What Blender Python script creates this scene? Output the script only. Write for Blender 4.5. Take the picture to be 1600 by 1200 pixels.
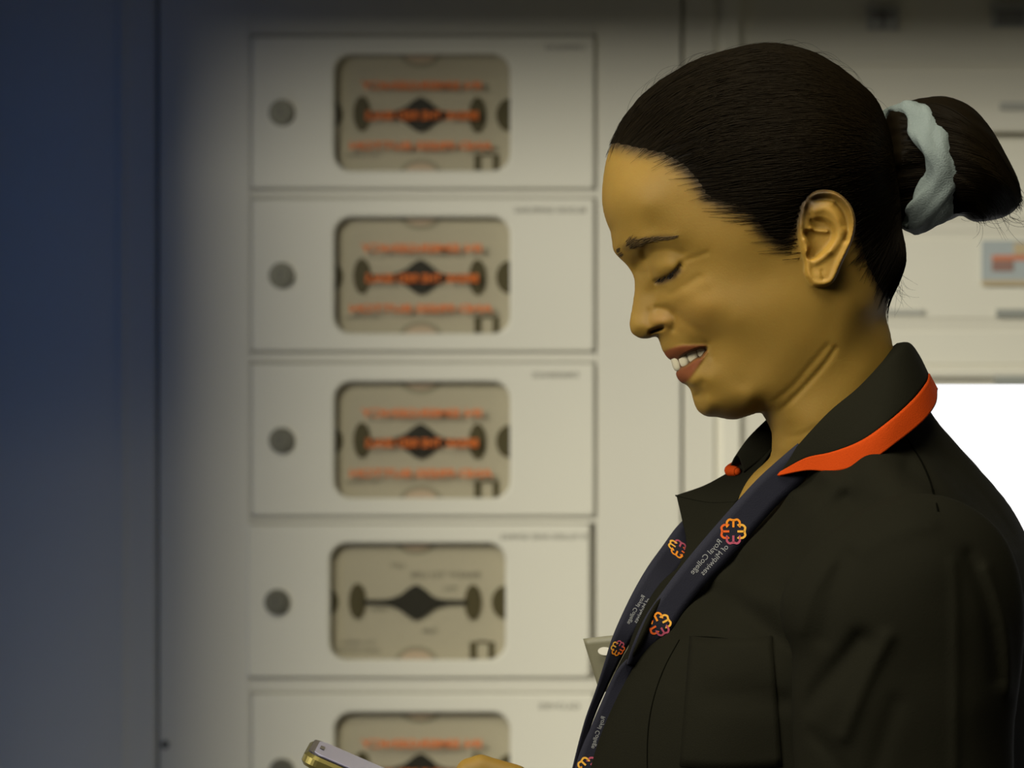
import bpy, bmesh, math, random
import numpy as np
from mathutils import Vector, Matrix

for o in list(bpy.data.objects):
    bpy.data.objects.remove(o, do_unlink=True)
SC = bpy.context.scene
COL = SC.collection
rng = np.random.default_rng(7)
random.seed(7)

# ------------------------------------------------------------------ camera, world, lights
CAMD = 2.0            # camera to the woman's mid plane (m)
ZC = 1.42             # lens height
S = 0.0004            # metres per photograph pixel at the mid plane

cam_d = bpy.data.cameras.new('camera'); cam = bpy.data.objects.new('camera', cam_d); COL.objects.link(cam)
cam.location = (0, -CAMD, ZC); cam.rotation_euler = (math.pi/2, 0, 0)
cam_d.sensor_width = 36; cam_d.lens = 36*CAMD/(1600*S)
cam_d.dof.use_dof = True; cam_d.dof.focus_distance = CAMD-0.04; cam_d.dof.aperture_fstop = 8.5
cam_d.clip_end = 50
SC.camera = cam
SC.view_settings.view_transform = 'Standard'; SC.view_settings.look = 'None'
SC.view_settings.exposure = 0.0; SC.view_settings.gamma = 1.0; SC.view_settings.use_curve_mapping = False

world = bpy.data.worlds.new('world'); SC.world = world; world.use_nodes = True
bg = world.node_tree.nodes['Background']; bg.inputs[0].default_value = (1.0, 0.95, 0.85, 1); bg.inputs[1].default_value = 0.015

def area(name, loc, target, size, size_y, power, color, spread=180):
    l = bpy.data.lights.new(name, 'AREA'); l.shape = 'RECTANGLE'; l.size = size; l.size_y = size_y
    l.energy = power; l.color = color; l.spread = math.radians(spread)
    o = bpy.data.objects.new(name, l); COL.objects.link(o); o.location = loc
    d = Vector(target)-Vector(loc); o.rotation_euler = d.to_track_quat('-Z', 'Y').to_euler()
    return o
# big soft ceiling panel far to the left: lights her face and the cabinet wall past the two added light blockers
area('ceiling_panel_light', (-1.74, -1.4, 2.45), (0.2, 0.6, 1.35), 1.95, 1.0, 126.0, (1.0, 0.965, 0.84))
# ceiling downlight above and in front of her
area('downlight', (0.05, -0.70, 2.6), (0.20, -0.1, 1.5), 0.8, 0.8, 5.0, (1.0, 0.95, 0.76), 60)
# added blue lamp out of view, tints the far left of the wall
area('blue_tint_light', (-0.474, 0.90, 1.42), (-0.50, 1.2, 1.42), 0.02, 1.9, 0.24, (0.015, 0.24, 1.0))

# ------------------------------------------------------------------ helpers
def W(px, py, Y=0.0):
    k = (CAMD+Y)/CAMD
    return Vector(((px-800)*S*k, Y, ZC+(600-py)*S*k))

def cv(px, py, D):
    """photograph pixel of a point D map units nearer than the mid plane -> map coordinates"""
    k = 1-np.asarray(D, float)*S/CAMD
    return 800+(np.asarray(px, float)-800)*k, 600+(np.asarray(py, float)-600)*k

def tag(o, label=None, cat=None, group=None, kind=None):
    if label: o['label'] = label
    if cat: o['category'] = cat
    if group: o['group'] = group
    if kind: o['kind'] = kind
    return o

def empty(name, loc, label=None, cat=None, group=None, kind=None):
    o = bpy.data.objects.new(name, None); COL.objects.link(o); o.location = loc
    o.empty_display_size = 0.05
    return tag(o, label, cat, group, kind)

def link(name, me, mat, parent=None, smooth=True):
    o = bpy.data.objects.new(name, me); COL.objects.link(o)
    if mat:
        for m in (mat if isinstance(mat, (list, tuple)) else [mat]): me.materials.append(m)
    if smooth:
        me.polygons.foreach_set('use_smooth', [True]*len(me.polygons))
    if parent:
        bpy.context.view_layer.update()
        o.parent = parent; o.matrix_parent_inverse = Matrix.Translation(-parent.location)
    return o

def mesh_np(name, verts, faces, mat, parent=None, smooth=True, colors=None):
    me = bpy.data.meshes.new(name)
    verts = np.asarray(verts, dtype=np.float32)
    if isinstance(faces, np.ndarray):
        nf, k = faces.shape
        me.vertices.add(len(verts)); me.vertices.foreach_set('co', verts.ravel())
        me.loops.add(nf*k); me.loops.foreach_set('vertex_index', faces.astype(np.int32).ravel())
        me.polygons.add(nf)
        me.polygons.foreach_set('loop_start', np.arange(0, nf*k, k, dtype=np.int32))
        try: me.polygons.foreach_set('loop_total', np.full(nf, k, dtype=np.int32))
        except Exception: pass
        me.update(calc_edges=True); me.validate()
    else:
        me.from_pydata([tuple(map(float, v)) for v in verts], [], faces); me.update()
    if colors is not None:
        a = me.color_attributes.new('tint', 'FLOAT_COLOR', 'POINT')
        a.data.foreach_set('color', np.asarray(colors, dtype=np.float32).ravel())
    return link(name, me, mat, parent, smooth)

def catmull(pts, n=8, closed=False):
    P = np.asarray(pts, float); out = []
    N = len(P)
    rngi = range(N) if closed else range(N-1)
    for i in rngi:
        if closed: p0, p1, p2, p3 = P[(i-1) % N], P[i], P[(i+1) % N], P[(i+2) % N]
        else: p0, p1, p2, p3 = P[max(i-1, 0)], P[i], P[i+1], P[min(i+2, N-1)]
        for t in np.arange(n)/n:
            out.append(0.5*((2*p1)+(-p0+p2)*t+(2*p0-5*p1+4*p2-p3)*t*t+(-p0+3*p1-3*p2+p3)*t**3))
    if not closed: out.append(P[-1])
    return np.array(out)

def seg_dist(U, V, poly, closed):
    """distance to a polyline; U,V arrays"""
    P = np.asarray(poly, float); n = len(P)
    best = np.full(U.shape, 1e9)
    for i in range(n if closed else n-1):
        a, b = P[i], P[(i+1) % n]
        d = b-a; L = d@d+1e-9
        t = np.clip(((U-a[0])*d[0]+(V-a[1])*d[1])/L, 0, 1)
        q = (U-a[0]-t*d[0])**2+(V-a[1]-t*d[1])**2
        np.minimum(best, q, out=best)
    return np.sqrt(best)

def inside(U, V, poly):
    P = np.asarray(poly, float); n = len(P)
    c = np.zeros(U.shape, bool)
    for i in range(n):
        x1, y1 = P[i]; x2, y2 = P[(i+1) % n]
        if y1 == y2: continue
        m = ((y1 > V) != (y2 > V)) & (U < (x2-x1)*(V-y1)/(y2-y1)+x1)
        c ^= m
    return c

def sdf(U, V, poly):
    """positive inside"""
    d = seg_dist(U, V, poly, True)
    return np.where(inside(U, V, poly), d, -d)

def sstep(x, a, b):
    t = np.clip((x-a)/(b-a), 0, 1); return t*t*(3-2*t)

def smin(a, b, k):
    h = np.clip(0.5+0.5*(b-a)/k, 0, 1)
    return b*(1-h)+a*h-k*h*(1-h)

def rbf(centers, vals, U, V):
    C = np.asarray(centers, float)/100.0; n = len(C)
    r2 = ((C[:, None, :]-C[None, :, :])**2).sum(-1)
    K = 0.5*r2*np.log(r2+1e-12); K[np.arange(n), np.arange(n)] = 1e-4
    P = np.c_[np.ones(n), C]
    A = np.zeros((n+3, n+3)); A[:n, :n] = K; A[:n, n:] = P; A[n:, :n] = P.T
    b = np.zeros(n+3); b[:n] = vals
    w = np.linalg.solve(A, b)
    u = U/100.0; v = V/100.0
    out = w[n]+w[n+1]*u+w[n+2]*v
    for i in range(n):
        q = (u-C[i, 0])**2+(v-C[i, 1])**2
        out = out+w[i]*0.5*q*np.log(q+1e-12)
    return out

def surface_nets(F):
    """F (nx,ny,nz) negative inside -> verts in index space, quads"""
    F = F.astype(np.float32)
    ins = F < 0
    nx, ny, nz = F.shape
    cnt = np.zeros((nx-1, ny-1, nz-1), np.uint8)
    for dx in (0, 1):
        for dy in (0, 1):
            for dz in (0, 1):
                cnt += ins[dx:nx-1+dx, dy:ny-1+dy, dz:nz-1+dz]
    act = (cnt > 0) & (cnt < 8)
    idx = np.full(act.shape, -1, np.int32)
    ii = np.argwhere(act); idx[act] = np.arange(len(ii))
    acc = np.zeros((len(ii), 3)); num = np.zeros(len(ii))
    cor = [(0,0,0),(1,0,0),(0,1,0),(1,1,0),(0,0,1),(1,0,1),(0,1,1),(1,1,1)]
    cval = [F[ii[:,0]+c[0], ii[:,1]+c[1], ii[:,2]+c[2]] for c in cor]
    for a in range(8):
        for b in range(a+1, 8):
            if sum(abs(cor[a][k]-cor[b][k]) for k in range(3)) != 1: continue
            fa, fb = cval[a], cval[b]
            m = (fa < 0) != (fb < 0)
            t = np.where(m, fa/(np.where(m, fa-fb, 1)), 0)
            for k in range(3):
                acc[:, k] += np.where(m, cor[a][k]+t*(cor[b][k]-cor[a][k]), 0)
            num += m
    vv = ii+acc/num[:, None]
    quads = []
    for ax in range(3):
        sl0 = [slice(None)]*3; sl1 = [slice(None)]*3
        sl0[ax] = slice(0, -1); sl1[ax] = slice(1, None)
        A = ins[tuple(sl0)]; B = ins[tuple(sl1)]
        ch = np.argwhere(A != B)
        o1, o2 = [(1, 2), (2, 0), (0, 1)][ax]
        ok = (ch[:, o1] > 0) & (ch[:, o2] > 0) & (ch[:, o1] < F.shape[o1]-1) & (ch[:, o2] < F.shape[o2]-1)
        ch = ch[ok]
        def at(d1, d2):
            c = ch.copy(); c[:, o1] += d1; c[:, o2] += d2
            return idx[c[:, 0], c[:, 1], c[:, 2]]
        q = np.stack([at(-1, -1), at(0, -1), at(0, 0), at(-1, 0)], 1)
        flip = ~A[ch[:, 0], ch[:, 1], ch[:, 2]]
        q[flip] = q[flip][:, ::-1]
        quads.append(q)
    return vv, np.concatenate(quads)

def half_to_mesh(F, u0, y0, v0, st):
    """F[u, y, v] over y in [y0 .. >0], mirrored over y=0 by the caller using |y|. index -> world"""
    vv, q = surface_nets(F)
    u = u0+vv[:, 0]*st; y = y0+vv[:, 1]*st; v = v0+vv[:, 2]*st
    return np.c_[(u-800)*S, y*S, ZC+(600-v)*S], q[:, ::-1], u, y, v

def smooth_verts(vv, quads, it=1, lam=0.5):
    n = len(vv); e = np.concatenate([quads[:, [0, 1]], quads[:, [1, 2]], quads[:, [2, 3]], quads[:, [3, 0]]])
    for _ in range(it):
        s = np.zeros_like(vv); c = np.zeros(n)
        for k in range(3):
            s[:, k] = np.bincount(e[:, 0], vv[e[:, 1], k], n)+np.bincount(e[:, 1], vv[e[:, 0], k], n)
        c = np.bincount(e[:, 0], minlength=n)+np.bincount(e[:, 1], minlength=n)
        vv = vv+lam*(s/np.maximum(c, 1)[:, None]-vv)
    return vv

def tubes(paths, radii, sides=3):
    """paths (n,m,3), radii (m,) or (n,m) -> verts, quad faces"""
    P = np.asarray(paths, float); n, m, _ = P.shape
    R = np.broadcast_to(np.asarray(radii, float), (n, m))
    T = np.gradient(P, axis=1); T /= np.linalg.norm(T, axis=2, keepdims=True)+1e-12
    up = np.array([0.13, 1.0, 0.21]); up /= np.linalg.norm(up)
    A = np.cross(T, up); A /= np.linalg.norm(A, axis=2, keepdims=True)+1e-9
    B = np.cross(T, A)
    V = []
    for k in range(sides):
        a = 2*math.pi*k/sides
        V.append(P+R[..., None]*(math.cos(a)*A+math.sin(a)*B))
    V = np.stack(V, 2)                       # n,m,sides,3
    base = (np.arange(n)[:, None, None]*m+np.arange(m-1)[None, :, None])*sides
    k = np.arange(sides)[None, None, :]; k2 = (k+1) % sides
    q = np.stack([base+k, base+k2, base+sides+k2, base+sides+k], -1).reshape(-1, 4)
    return V.reshape(-1, 3), q

def grid_quads(nr, nc):
    i = np.arange(nr-1)[:, None]; j = np.arange(nc-1)[None, :]
    a = i*nc+j
    return np.stack([a, a+1, a+nc+1, a+nc], -1).reshape(-1, 4)

def loft(rows, ni=10, nj=8):
    """bicubic sheet through rows of 3D points"""
    R = [catmull(r, nj) for r in rows]
    R = np.array(R)                         # rows, n, 3
    G = catmull(R.reshape(len(R), -1), ni).reshape(-1, R.shape[1], 3)
    return G

def sheet(name, G, th, mat, parent=None, colors=None):
    """thicken a grid of points G (nr,nc,3) by th along its normals, closed rim"""
    nr, nc, _ = G.shape
    du = np.gradient(G, axis=1); dv = np.gradient(G, axis=0)
    N = np.cross(du, dv); N /= np.linalg.norm(N, axis=2, keepdims=True)+1e-12
    A = (G+N*th/2).reshape(-1, 3); B = (G-N*th/2).reshape(-1, 3)
    q = grid_quads(nr, nc); n = nr*nc
    f = [q, q[:, ::-1]+n]
    bd = list(range(nc))+[r*nc+nc-1 for r in range(1, nr)]+[(nr-1)*nc+c for c in range(nc-2, -1, -1)]+[r*nc for r in range(nr-2, 0, -1)]
    bd = np.array(bd); b2 = np.roll(bd, -1)
    f.append(np.stack([b2, bd, bd+n, b2+n], -1))
    return mesh_np(name, np.r_[A, B], np.concatenate(f), mat, parent)

# ------------------------------------------------------------------ materials
def mat_new(name):
    m = bpy.data.materials.new(name); m.use_nodes = True
    nt = m.node_tree; return m, nt, nt.nodes['Principled BSDF']

def plain(name, col, rough=0.6, spec=0.3, metal=0.0, bump=0.0, bscale=300, var=0.0, vscale=6):
    m, nt, b = mat_new(name)
    b.inputs['Base Color'].default_value = (*col, 1); b.inputs['Roughness'].default_value = rough
    b.inputs['Specular IOR Level'].default_value = spec; b.inputs['Metallic'].default_value = metal
    tc = nt.nodes.new('ShaderNodeTexCoord')
    if var > 0:
        nz = nt.nodes.new('ShaderNodeTexNoise'); nz.inputs['Scale'].default_value = vscale; nz.inputs['Detail'].default_value = 3
        nt.links.new(tc.outputs['Object'], nz.inputs['Vector'])
        mx = nt.nodes.new('ShaderNodeMix'); mx.data_type = 'RGBA'
        mx.inputs[6].default_value = (*[c*(1-var) for c in col], 1); mx.inputs[7].default_value = (*[min(1, c*(1+var)) for c in col], 1)
        nt.links.new(nz.outputs[0], mx.inputs[0]); nt.links.new(mx.outputs[2], b.inputs['Base Color'])
    if bump > 0:
        n2 = nt.nodes.new('ShaderNodeTexNoise'); n2.inputs['Scale'].default_value = bscale; n2.inputs['Detail'].default_value = 4
        nt.links.new(tc.outputs['Object'], n2.inputs['Vector'])
        bp = nt.nodes.new('ShaderNodeBump'); bp.inputs['Strength'].default_value = bump; bp.inputs['Distance'].default_value = 0.001
        nt.links.new(n2.outputs[0], bp.inputs['Height']); nt.links.new(bp.outputs[0], b.inputs['Normal'])
    return m

def make_skin():
    m, nt, b = mat_new('skin')
    at = nt.nodes.new('ShaderNodeAttribute'); at.attribute_name = 'tint'
    tc = nt.nodes.new('ShaderNodeTexCoord')
    nz = nt.nodes.new('ShaderNodeTexNoise'); nz.inputs['Scale'].default_value = 38; nz.inputs['Detail'].default_value = 5
    nt.links.new(tc.outputs['Object'], nz.inputs['Vector'])
    rr = nt.nodes.new('ShaderNodeMapRange'); rr.inputs[3].default_value = 0.90; rr.inputs[4].default_value = 1.10
    nt.links.new(nz.outputs[0], rr.inputs[0])
    mx = nt.nodes.new('ShaderNodeVectorMath'); mx.operation = 'SCALE'
    nt.links.new(at.outputs['Color'], mx.inputs[0]); nt.links.new(rr.outputs[0], mx.inputs['Scale'])
    nt.links.new(mx.outputs[0], b.inputs['Base Color'])
    b.inputs['Roughness'].default_value = 0.6; b.inputs['Specular IOR Level'].default_value = 0.2
    b.inputs['Subsurface Weight'].default_value = 0.25; b.inputs['Subsurface Radius'].default_value = (0.9, 0.35, 0.12)
    b.inputs['Subsurface Scale'].default_value = 0.004
    n2 = nt.nodes.new('ShaderNodeTexNoise'); n2.inputs['Scale'].default_value = 700; n2.inputs['Detail'].default_value = 3
    nt.links.new(tc.outputs['Object'], n2.inputs['Vector'])
    bp = nt.nodes.new('ShaderNodeBump'); bp.inputs['Strength'].default_value = 0.12; bp.inputs['Distance'].default_value = 0.0006
    nt.links.new(n2.outputs[0], bp.inputs['Height']); nt.links.new(bp.outputs[0], b.inputs['Normal'])
    return m
SKIN_C = np.array([0.142, 0.082, 0.0115])
M_skin = make_skin()
M_hair = plain('dark_hair', (0.0036, 0.0023, 0.0008), 0.5, 0.035, var=0.3, vscale=60)
M_haircap = plain('scalp_hair', (0.010, 0.007, 0.004), 0.6, 0.2)
M_lash = plain('lash', (0.004, 0.003, 0.002), 0.6, 0.1)
M_brow = plain('brow_hair', (0.060, 0.036, 0.011), 0.6, 0.2)
M_tooth = plain('tooth_enamel', (0.38, 0.34, 0.24), 0.3, 0.35)
M_eye = plain('eye', (0.012, 0.008, 0.005), 0.2, 0.3)

# ------------------------------------------------------------------ the woman: head and neck
person = empty('person', (0.25, 0, 0.0), 'woman in profile looking down and smiling, hair in a bun, black tunic with orange piping', 'person')

# midline outline of head with hair, face and neck, in map units (photograph pixels at the mid plane)
OUT = [(955,225),(947.5,250),(942.5,280),(941,305),(942.5,327),(948,347),(954,362),(956.5,378),(959,392),(968,403),
 (980,415),(989,430),(992,445),(990.5,462),(987.5,482),(984.5,498),(984,510),(986,518),(990,523),(1000,528.5),(1012,529),(1021,526.5),
 (1027,527),(1031,535),(1034.5,546),(1038,552),(1042,558),(1048,562.5),(1054,564),(1056,570),(1056,578),(1056.5,586),(1060,593),(1066,598.5),(1073,601.5),(1079,609),(1083,624),(1088,637.5),
 (1095,645.5),(1105,650.5),(1120,651.5),(1135,654.5),(1150,655),(1165,651),(1178,646.5),(1189,645),(1197,656),(1205,672),(1207,690),
 (1204,713),(1190,728),(1172,746),(1156,774),(1146,810),(1145,850),(1150,890),
 (1300,890),(1455,890),(1470,780),(1452,700),(1430,640),(1408,590),(1396,548),(1390,518),(1384,495),(1388,470),
 (1402,440),(1412,410),(1411,383),(1405,357),(1404,320),(1400,280),(1394,240),(1385,205),(1370,166),
 (1356,147),(1337,130),(1306,106),(1275,88),(1244,77),(1206,71),(1166,75),(1125,86),(1087,97),(1062,112),(1034,128),(1003,153),(975,187),(963,208)]
OUTC = catmull(OUT, 3, closed=True)
# photograph pixel, half width there
PTS = [(1200,265,190),(1120,200,165),(1290,200,166),(1290,290,178),(1200,150,140),(1340,260,150),(1120,300,166),(1050,190,112),
 (1050,250,132),(1000,250,84),(1180,340,178),(1150,390,160),(1370,380,92),(1345,430,118),(1240,350,174),
 (975,300,76),(1010,320,110),(1060,320,136),(985,350,74),(1020,352,102),(1100,350,150),
 (978,383,46),(992,381,64),(1008,376,84),(1035,372,103),(1062,376,120),(1092,384,136),
 (1000,412,24),(1008,425,31),(1014,402,50),(1019,416,58),(1025,432,60),(1038,398,84),(1065,398,106),(1046,420,88),(1040,435,70),(1072,418,106),(1092,408,124),
 (1008,448,28),(1025,452,42),(1045,456,68),(1062,455,88),(1086,450,109),(1112,440,130),(1150,440,147),(1200,430,157),(1240,420,161),
 (1002,466,20),(1018,474,34),(1045,478,58),(1075,482,92),(1105,485,116),(1150,500,138),(1200,480,155),
 (997,490,18),(1000,510,24),(1014,495,32),(1030,492,40),(1046,494,50),(1000,522,14),(1018,517,30),(1038,508,42),(1054,506,54),(1062,518,58),(1075,505,80),
 (1036,533,16),(1046,534,32),(1062,528,54),(1082,524,74),(1046,550,22),(1060,549,42),(1080,542,60),(1098,541,70),
 (1106,546,74),(1122,530,96),(1132,560,94),(1064,580,26),(1076,582,42),(1092,570,60),(1080,600,40),(1100,592,68),
 (1090,618,20),(1097,622,38),(1102,640,34),(1117,620,62),(1127,642,44),(1142,620,82),(1160,600,100),(1152,646,46),(1170,622,98),(1176,640,62),
 (1180,560,124),(1200,600,120),(1220,560,138),(1205,632,92),(1250,500,153),(1250,540,145),(1280,480,154),(1300,420,150),
 (1213,652,66),(1228,655,92),(1240,620,116),(1262,600,126),(1300,560,131),(1330,520,128),(1350,480,118),(1372,500,66),(1300,640,126),
 (1262,680,112),(1350,580,116),(1222,700,60),(1235,740,66),(1180,770,30)]
LOW = [(1300,750,100),(1300,840,110),(1400,700,85),(1400,800,100),(1200,840,50)]

ST = 2
U0, V0 = 900, 40
nu, nv = 312, 428
uu = U0+ST*np.arange(nu); vvv = V0+ST*np.arange(nv)
UU, VV = np.meshgrid(uu, vvv, indexing='ij'); UU = UU.astype(float); VV = VV.astype(float)
cen = []; val = []
for p in catmull(OUT, 2, closed=True)[::1]:
    cen.append(p); val.append(0.0)
for px, py, D in PTS+LOW:
    a, b = cv(px, py, D); cen.append((float(a), float(b))); val.append(D*D)
Q = rbf(cen, val, UU, VV)
dd = sdf(UU, VV, OUTC)
Q = np.where(dd > 0, np.maximum(Q, 14*dd), 0)
# keep the rim crisp: blend towards a plain round edge right at the outline
Q = np.where(dd > 0, Q, -30*np.abs(dd))

# hairline region in map coordinates
HL = [(900,228,10),(953,232,10),(975,234,50),(1000,239,85),(1035,247,120),(1062,262,140),(1082,284,148),(1100,312,155),(1125,322,160),(1150,328,164),(1168,337,168),
 (1180,354,168),(1196,374,168),(1222,388,168),(1240,372,168),(1262,330,172),(1300,300,176),(1330,330,165),(1340,375,150),(1350,415,132),(1366,448,105),(1383,474,60),(1400,500,10),
 (1460,480,0),(1460,40,0),(900,40,0)]
HLP = np.array([cv(*h) for h in HL])
HLP = np.array([tuple(p) for p in HLP])
hs = sdf(UU, VV, HLP)                   # >0 in hair
hs_raw = hs.copy()
_n = np.sin(UU*0.31+VV*0.53)+np.sin(VV*0.83+1.3*np.sin(UU*0.07))+0.8*np.sin(VV*1.37-UU*0.11)
hs = hs+1.2*_n*np.exp(-(hs/22)**2)
tt = np.clip(hs, -12, 40)
hair_t = np.where(tt > 7, 7*sstep(tt, 7, 38), -4*sstep(7-tt, 0, 8))

Dm = np.sqrt(np.maximum(Q, 0))
def stroke(pts, amp, sig, D, closed=False):
    P = np.array([cv(x, y, D) for x, y in pts])
    d = seg_dist(UU, VV, catmull(P, 4, closed), closed)
    return amp*np.exp(-(d/sig)**2)
def poly_mask(pts, D, soft, curve=True):
    P = np.array([cv(x, y, D if np.isscalar(D) else D[i]) for i, (x, y) in enumerate(pts)])
    if curve: P = catmull(P, 4, True)
    return sstep(sdf(UU, VV, P), -soft, soft)
def blob(x, y, D, amp, su, sv=None, rot=0):
    a, b = cv(x, y, D); sv = sv or su
    c, s = math.cos(rot), math.sin(rot)
    p = (UU-a)*c+(VV-b)*s; q = -(UU-a)*s+(VV-b)*c
    return amp*np.exp(-(p/su)**2-(q/sv)**2)

d = np.zeros_like(Dm)
# eye: lid bulge, hollow towards the nose, crease, slit, bag
d += blob(1042, 412, 85, 7, 20, 18)
d += stroke([(1006,392),(1012,408),(1018,424),(1023,436)], -6, 6, 52)
d += stroke([(1022,392),(1045,390),(1066,396)], -2.0, 5, 92)
SLIT = [(1024,437),(1034,434),(1046,428),(1056,421),(1065,411)]
d += stroke([(1028,439),(1036,437),(1047,432),(1057,425),(1063,416)], -7, 4.2, 82)
d += stroke([(1065,410),(1076,405),(1090,401),(1103,396)], -1.6, 4, 112)
d += stroke([(1026,444),(1036,450),(1047,458),(1062,452),(1080,440),(1090,434)], -1.8, 6, 80)
d += stroke([(1050,470),(1075,458),(1100,444)], 1.5, 10, 95)
# brow ridge
d += stroke([(980,380),(1000,378),(1020,374),(1050,372)], 2.5, 9, 80)
# nose: wing, groove round the wing, nostril
d += blob(1036, 502, 44, 7, 13, 11)
d += stroke([(1028,481),(1042,483),(1051,490),(1055,502),(1053,514)], -4.5, 5.5, 50)
d += stroke([(1014,487),(1012,500),(1017,510)], -2.0, 5, 32)
nostril = stroke([(1018,519),(1023,516.5),(1029,514.5),(1035,512.5)], -20, 3.0, 34)
# fold from nose to mouth corner, cheek above it
d += stroke([(1056,490),(1070,502),(1084,512),(1098,522),(1108,534)], -3.0, 7, 75)
d += blob(1092, 480, 110, 5, 34, 26)
d += stroke([(1106,538),(1112,546),(1113,556)], -2.2, 6, 78)
d += stroke([(1114,566),(1104,584),(1098,596)], -1.6, 8, 70)
d += stroke([(1066,602),(1080,604),(1094,600)], -2.2, 6, 40)
d += blob(1106, 632, 50, 4, 22, 16)
# lips
UL = [(1036,552),(1043,546.5),(1050,543.5),(1062,540),(1075,539.5),(1088,539),(1103,539.5),(1101,543),(1092,545),(1082,548),(1072,552.5),(1064,557),(1056,562.5),(1048,566),(1040,563)]
LL = [(1052,580),(1060,577),(1072,571.5),(1080,565.5),(1087,560.5),(1096,558),(1101,552),(1105.5,549),(1101,557),(1095,567),(1087,578),(1080,588),(1072.5,597),(1065,600.5),(1056,597),(1052,588)]
MO = [(1044,567),(1054,562.5),(1064,557),(1072,552.5),(1082,548),(1092,544.5),(1102,543),(1105,547),(1101,552),(1096,558),(1087,560.5),(1080,565.5),(1072,571.5),(1060,577),(1044,580)]
def lipD(P): return [max(4, min(72, (x-1040)*1.15)) for x, y in P]
mUL = poly_mask(UL, lipD(UL), 2.5); mLL = poly_mask(LL, lipD(LL), 2.5); mMO = poly_mask(MO, lipD(MO), 2.2)
d += 3.4*mUL+4.2*mLL
d += -21*mMO*sstep(UU, 1050, 1060)
# neck folds
d += stroke([(1303,545),(1285,572),(1258,603),(1235,628),(1216,647)], -2.0, 4.5, 118)
d += stroke([(1292,540),(1262,575),(1240,602),(1210,628)], -1.3, 5, 122)
d += stroke([(1272,668),(1250,680),(1222,684)], -1.2, 5, 100)
d += stroke([(1330,470),(1318,520),(1300,560)], 3, 22, 128)     # neck muscle behind the jaw
# the ear lies on a slightly hollow base
rimw = sstep(dd, 2, 26)
Dn = np.maximum(Dm+d*np.clip(rimw*1.15, 0, 1)+nostril*sstep(dd, 3, 8), 3.5)
Qs = np.where(dd > 0, Dn**2, Q)
# mouth notch in the midline where the teeth show
notch = poly_mask([(1040,570),(1050,567.5),(1060,572),(1060,579),(1050,579.5),(1040,577)], 0, 1.5)
Q_skin = Qs-320*np.maximum(hair_t, 0)-notch*400
Q_hair = Qs-320*np.maximum(-hair_t, 0)

# ------------------------------------------------------------------ ear height field (map units towards the viewer)
EAR = [(1260,308),(1268,301),(1279,297.5),(1297,298),(1309,303),(1319,311),(1330,326),(1335.5,347),(1333,368),(1326,390),(1316,412),(1308,432),(1301,443),
 (1290,448),(1278,448.5),(1268,445),(1261,436),(1258,424),(1257,408),(1252,392),(1247,374),(1245,352),(1248,332),(1252,318)]
ED = 172
EP = catmull([cv(x, y, ED) for x, y in EAR], 4, True)
es = sdf(UU, VV, EP)
def es_stroke(pts, amp, sig): return stroke(pts, amp, sig, ED)
ub, _ = cv(1250, 370, ED)
base = 181+np.clip((UU-ub)*0.22, -4, 18)-np.clip((VV-cv(0, 315, ED)[1])*0.17, 0, 22)
H = base.copy()
rim_in = np.exp(-((es-5.5)/4.2)**2)
backtop = sstep(UU, cv(1256,0,ED)[0], cv(1270,0,ED)[0])*(1-0.45*sstep(VV, cv(0,400,ED)[1], cv(0,430,ED)[1]))
H += rim_in*7*np.maximum(backtop, 0.55)
H += es_stroke([(1263,321),(1262,330),(1266,340),(1268,352)], -6, 4)                 # hollow inside the front helix
H += es_stroke([(1262,314),(1280,311),(1300,313),(1312,322),(1322,340),(1325,358),(1322,376)], -7.5, 4.2)   # scapha
H += es_stroke([(1306,322),(1316,338),(1318,352)], -4, 6)
H += es_stroke([(1272,330),(1288,328),(1302,340),(1311,360),(1308,378),(1297,392)], 4.5, 7)  # antihelix
H += es_stroke([(1252,352),(1254,368)], 2, 5)
conc = poly_mask([(1268,344),(1284,343),(1298,352),(1303,366),(1298,380),(1286,394),(1274,402),(1265,404),(1263,394),(1265,384),(1260,370),(1258,362),(1266,360),(1270,354)], ED, 4)
H += -13*conc
H += es_stroke([(1268,359),(1280,361),(1292,362)], 5, 3.2)         # crus of the helix inside the bowl
H += es_stroke([(1260,365),(1267,370),(1270,368)], -7, 3.2)
H += es_stroke([(1265,399),(1272,401)], -6, 3.5)
H += es_stroke([(1257,376),(1260,385),(1261,393)], 6, 4.2)         # tragus
H += es_stroke([(1274,410),(1284,404),(1293,396)], 4, 5)           # antitragus
H += blob(1282, 432, ED, 4, 14, 12)                                 # lobe
H += es_stroke([(1284,424),(1287,436)], -3, 2.6)
H += es_stroke([(1263,436),(1268,442)], -4, 2.6)
H -= 6*(1-sstep(es, 0, 5))**2
Hth = 6+3*sstep(es, 2, 10)+6*sstep(-(UU-ub), -14, 6)

Q_hair = Q_hair-4200*sstep(es, -3, 4)
# ------------------------------------------------------------------ volume, head
yy = np.arange(-236, 6, ST).astype(float)
ny = len(yy)
def vol(Qm):
    # distance-like value of y^2 - Q
    Dq = np.sqrt(np.maximum(Qm, 0))
    F = np.empty((nu, ny, nv), np.float32)
    for j, y in enumerate(yy):
        den = np.abs(y)+Dq+8
        F[:, j, :] = (y*y-Qm)/den
    return F
F = vol(Q_skin)
# open at the bottom, hidden inside the tunic
for j, y in enumerate(yy):
    e = np.maximum(np.abs(-y-(H-Hth))-Hth, -es)
    k = 3.0
    F[:, j, :] = smin(F[:, j, :], e.astype(np.float32), k)

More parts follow.
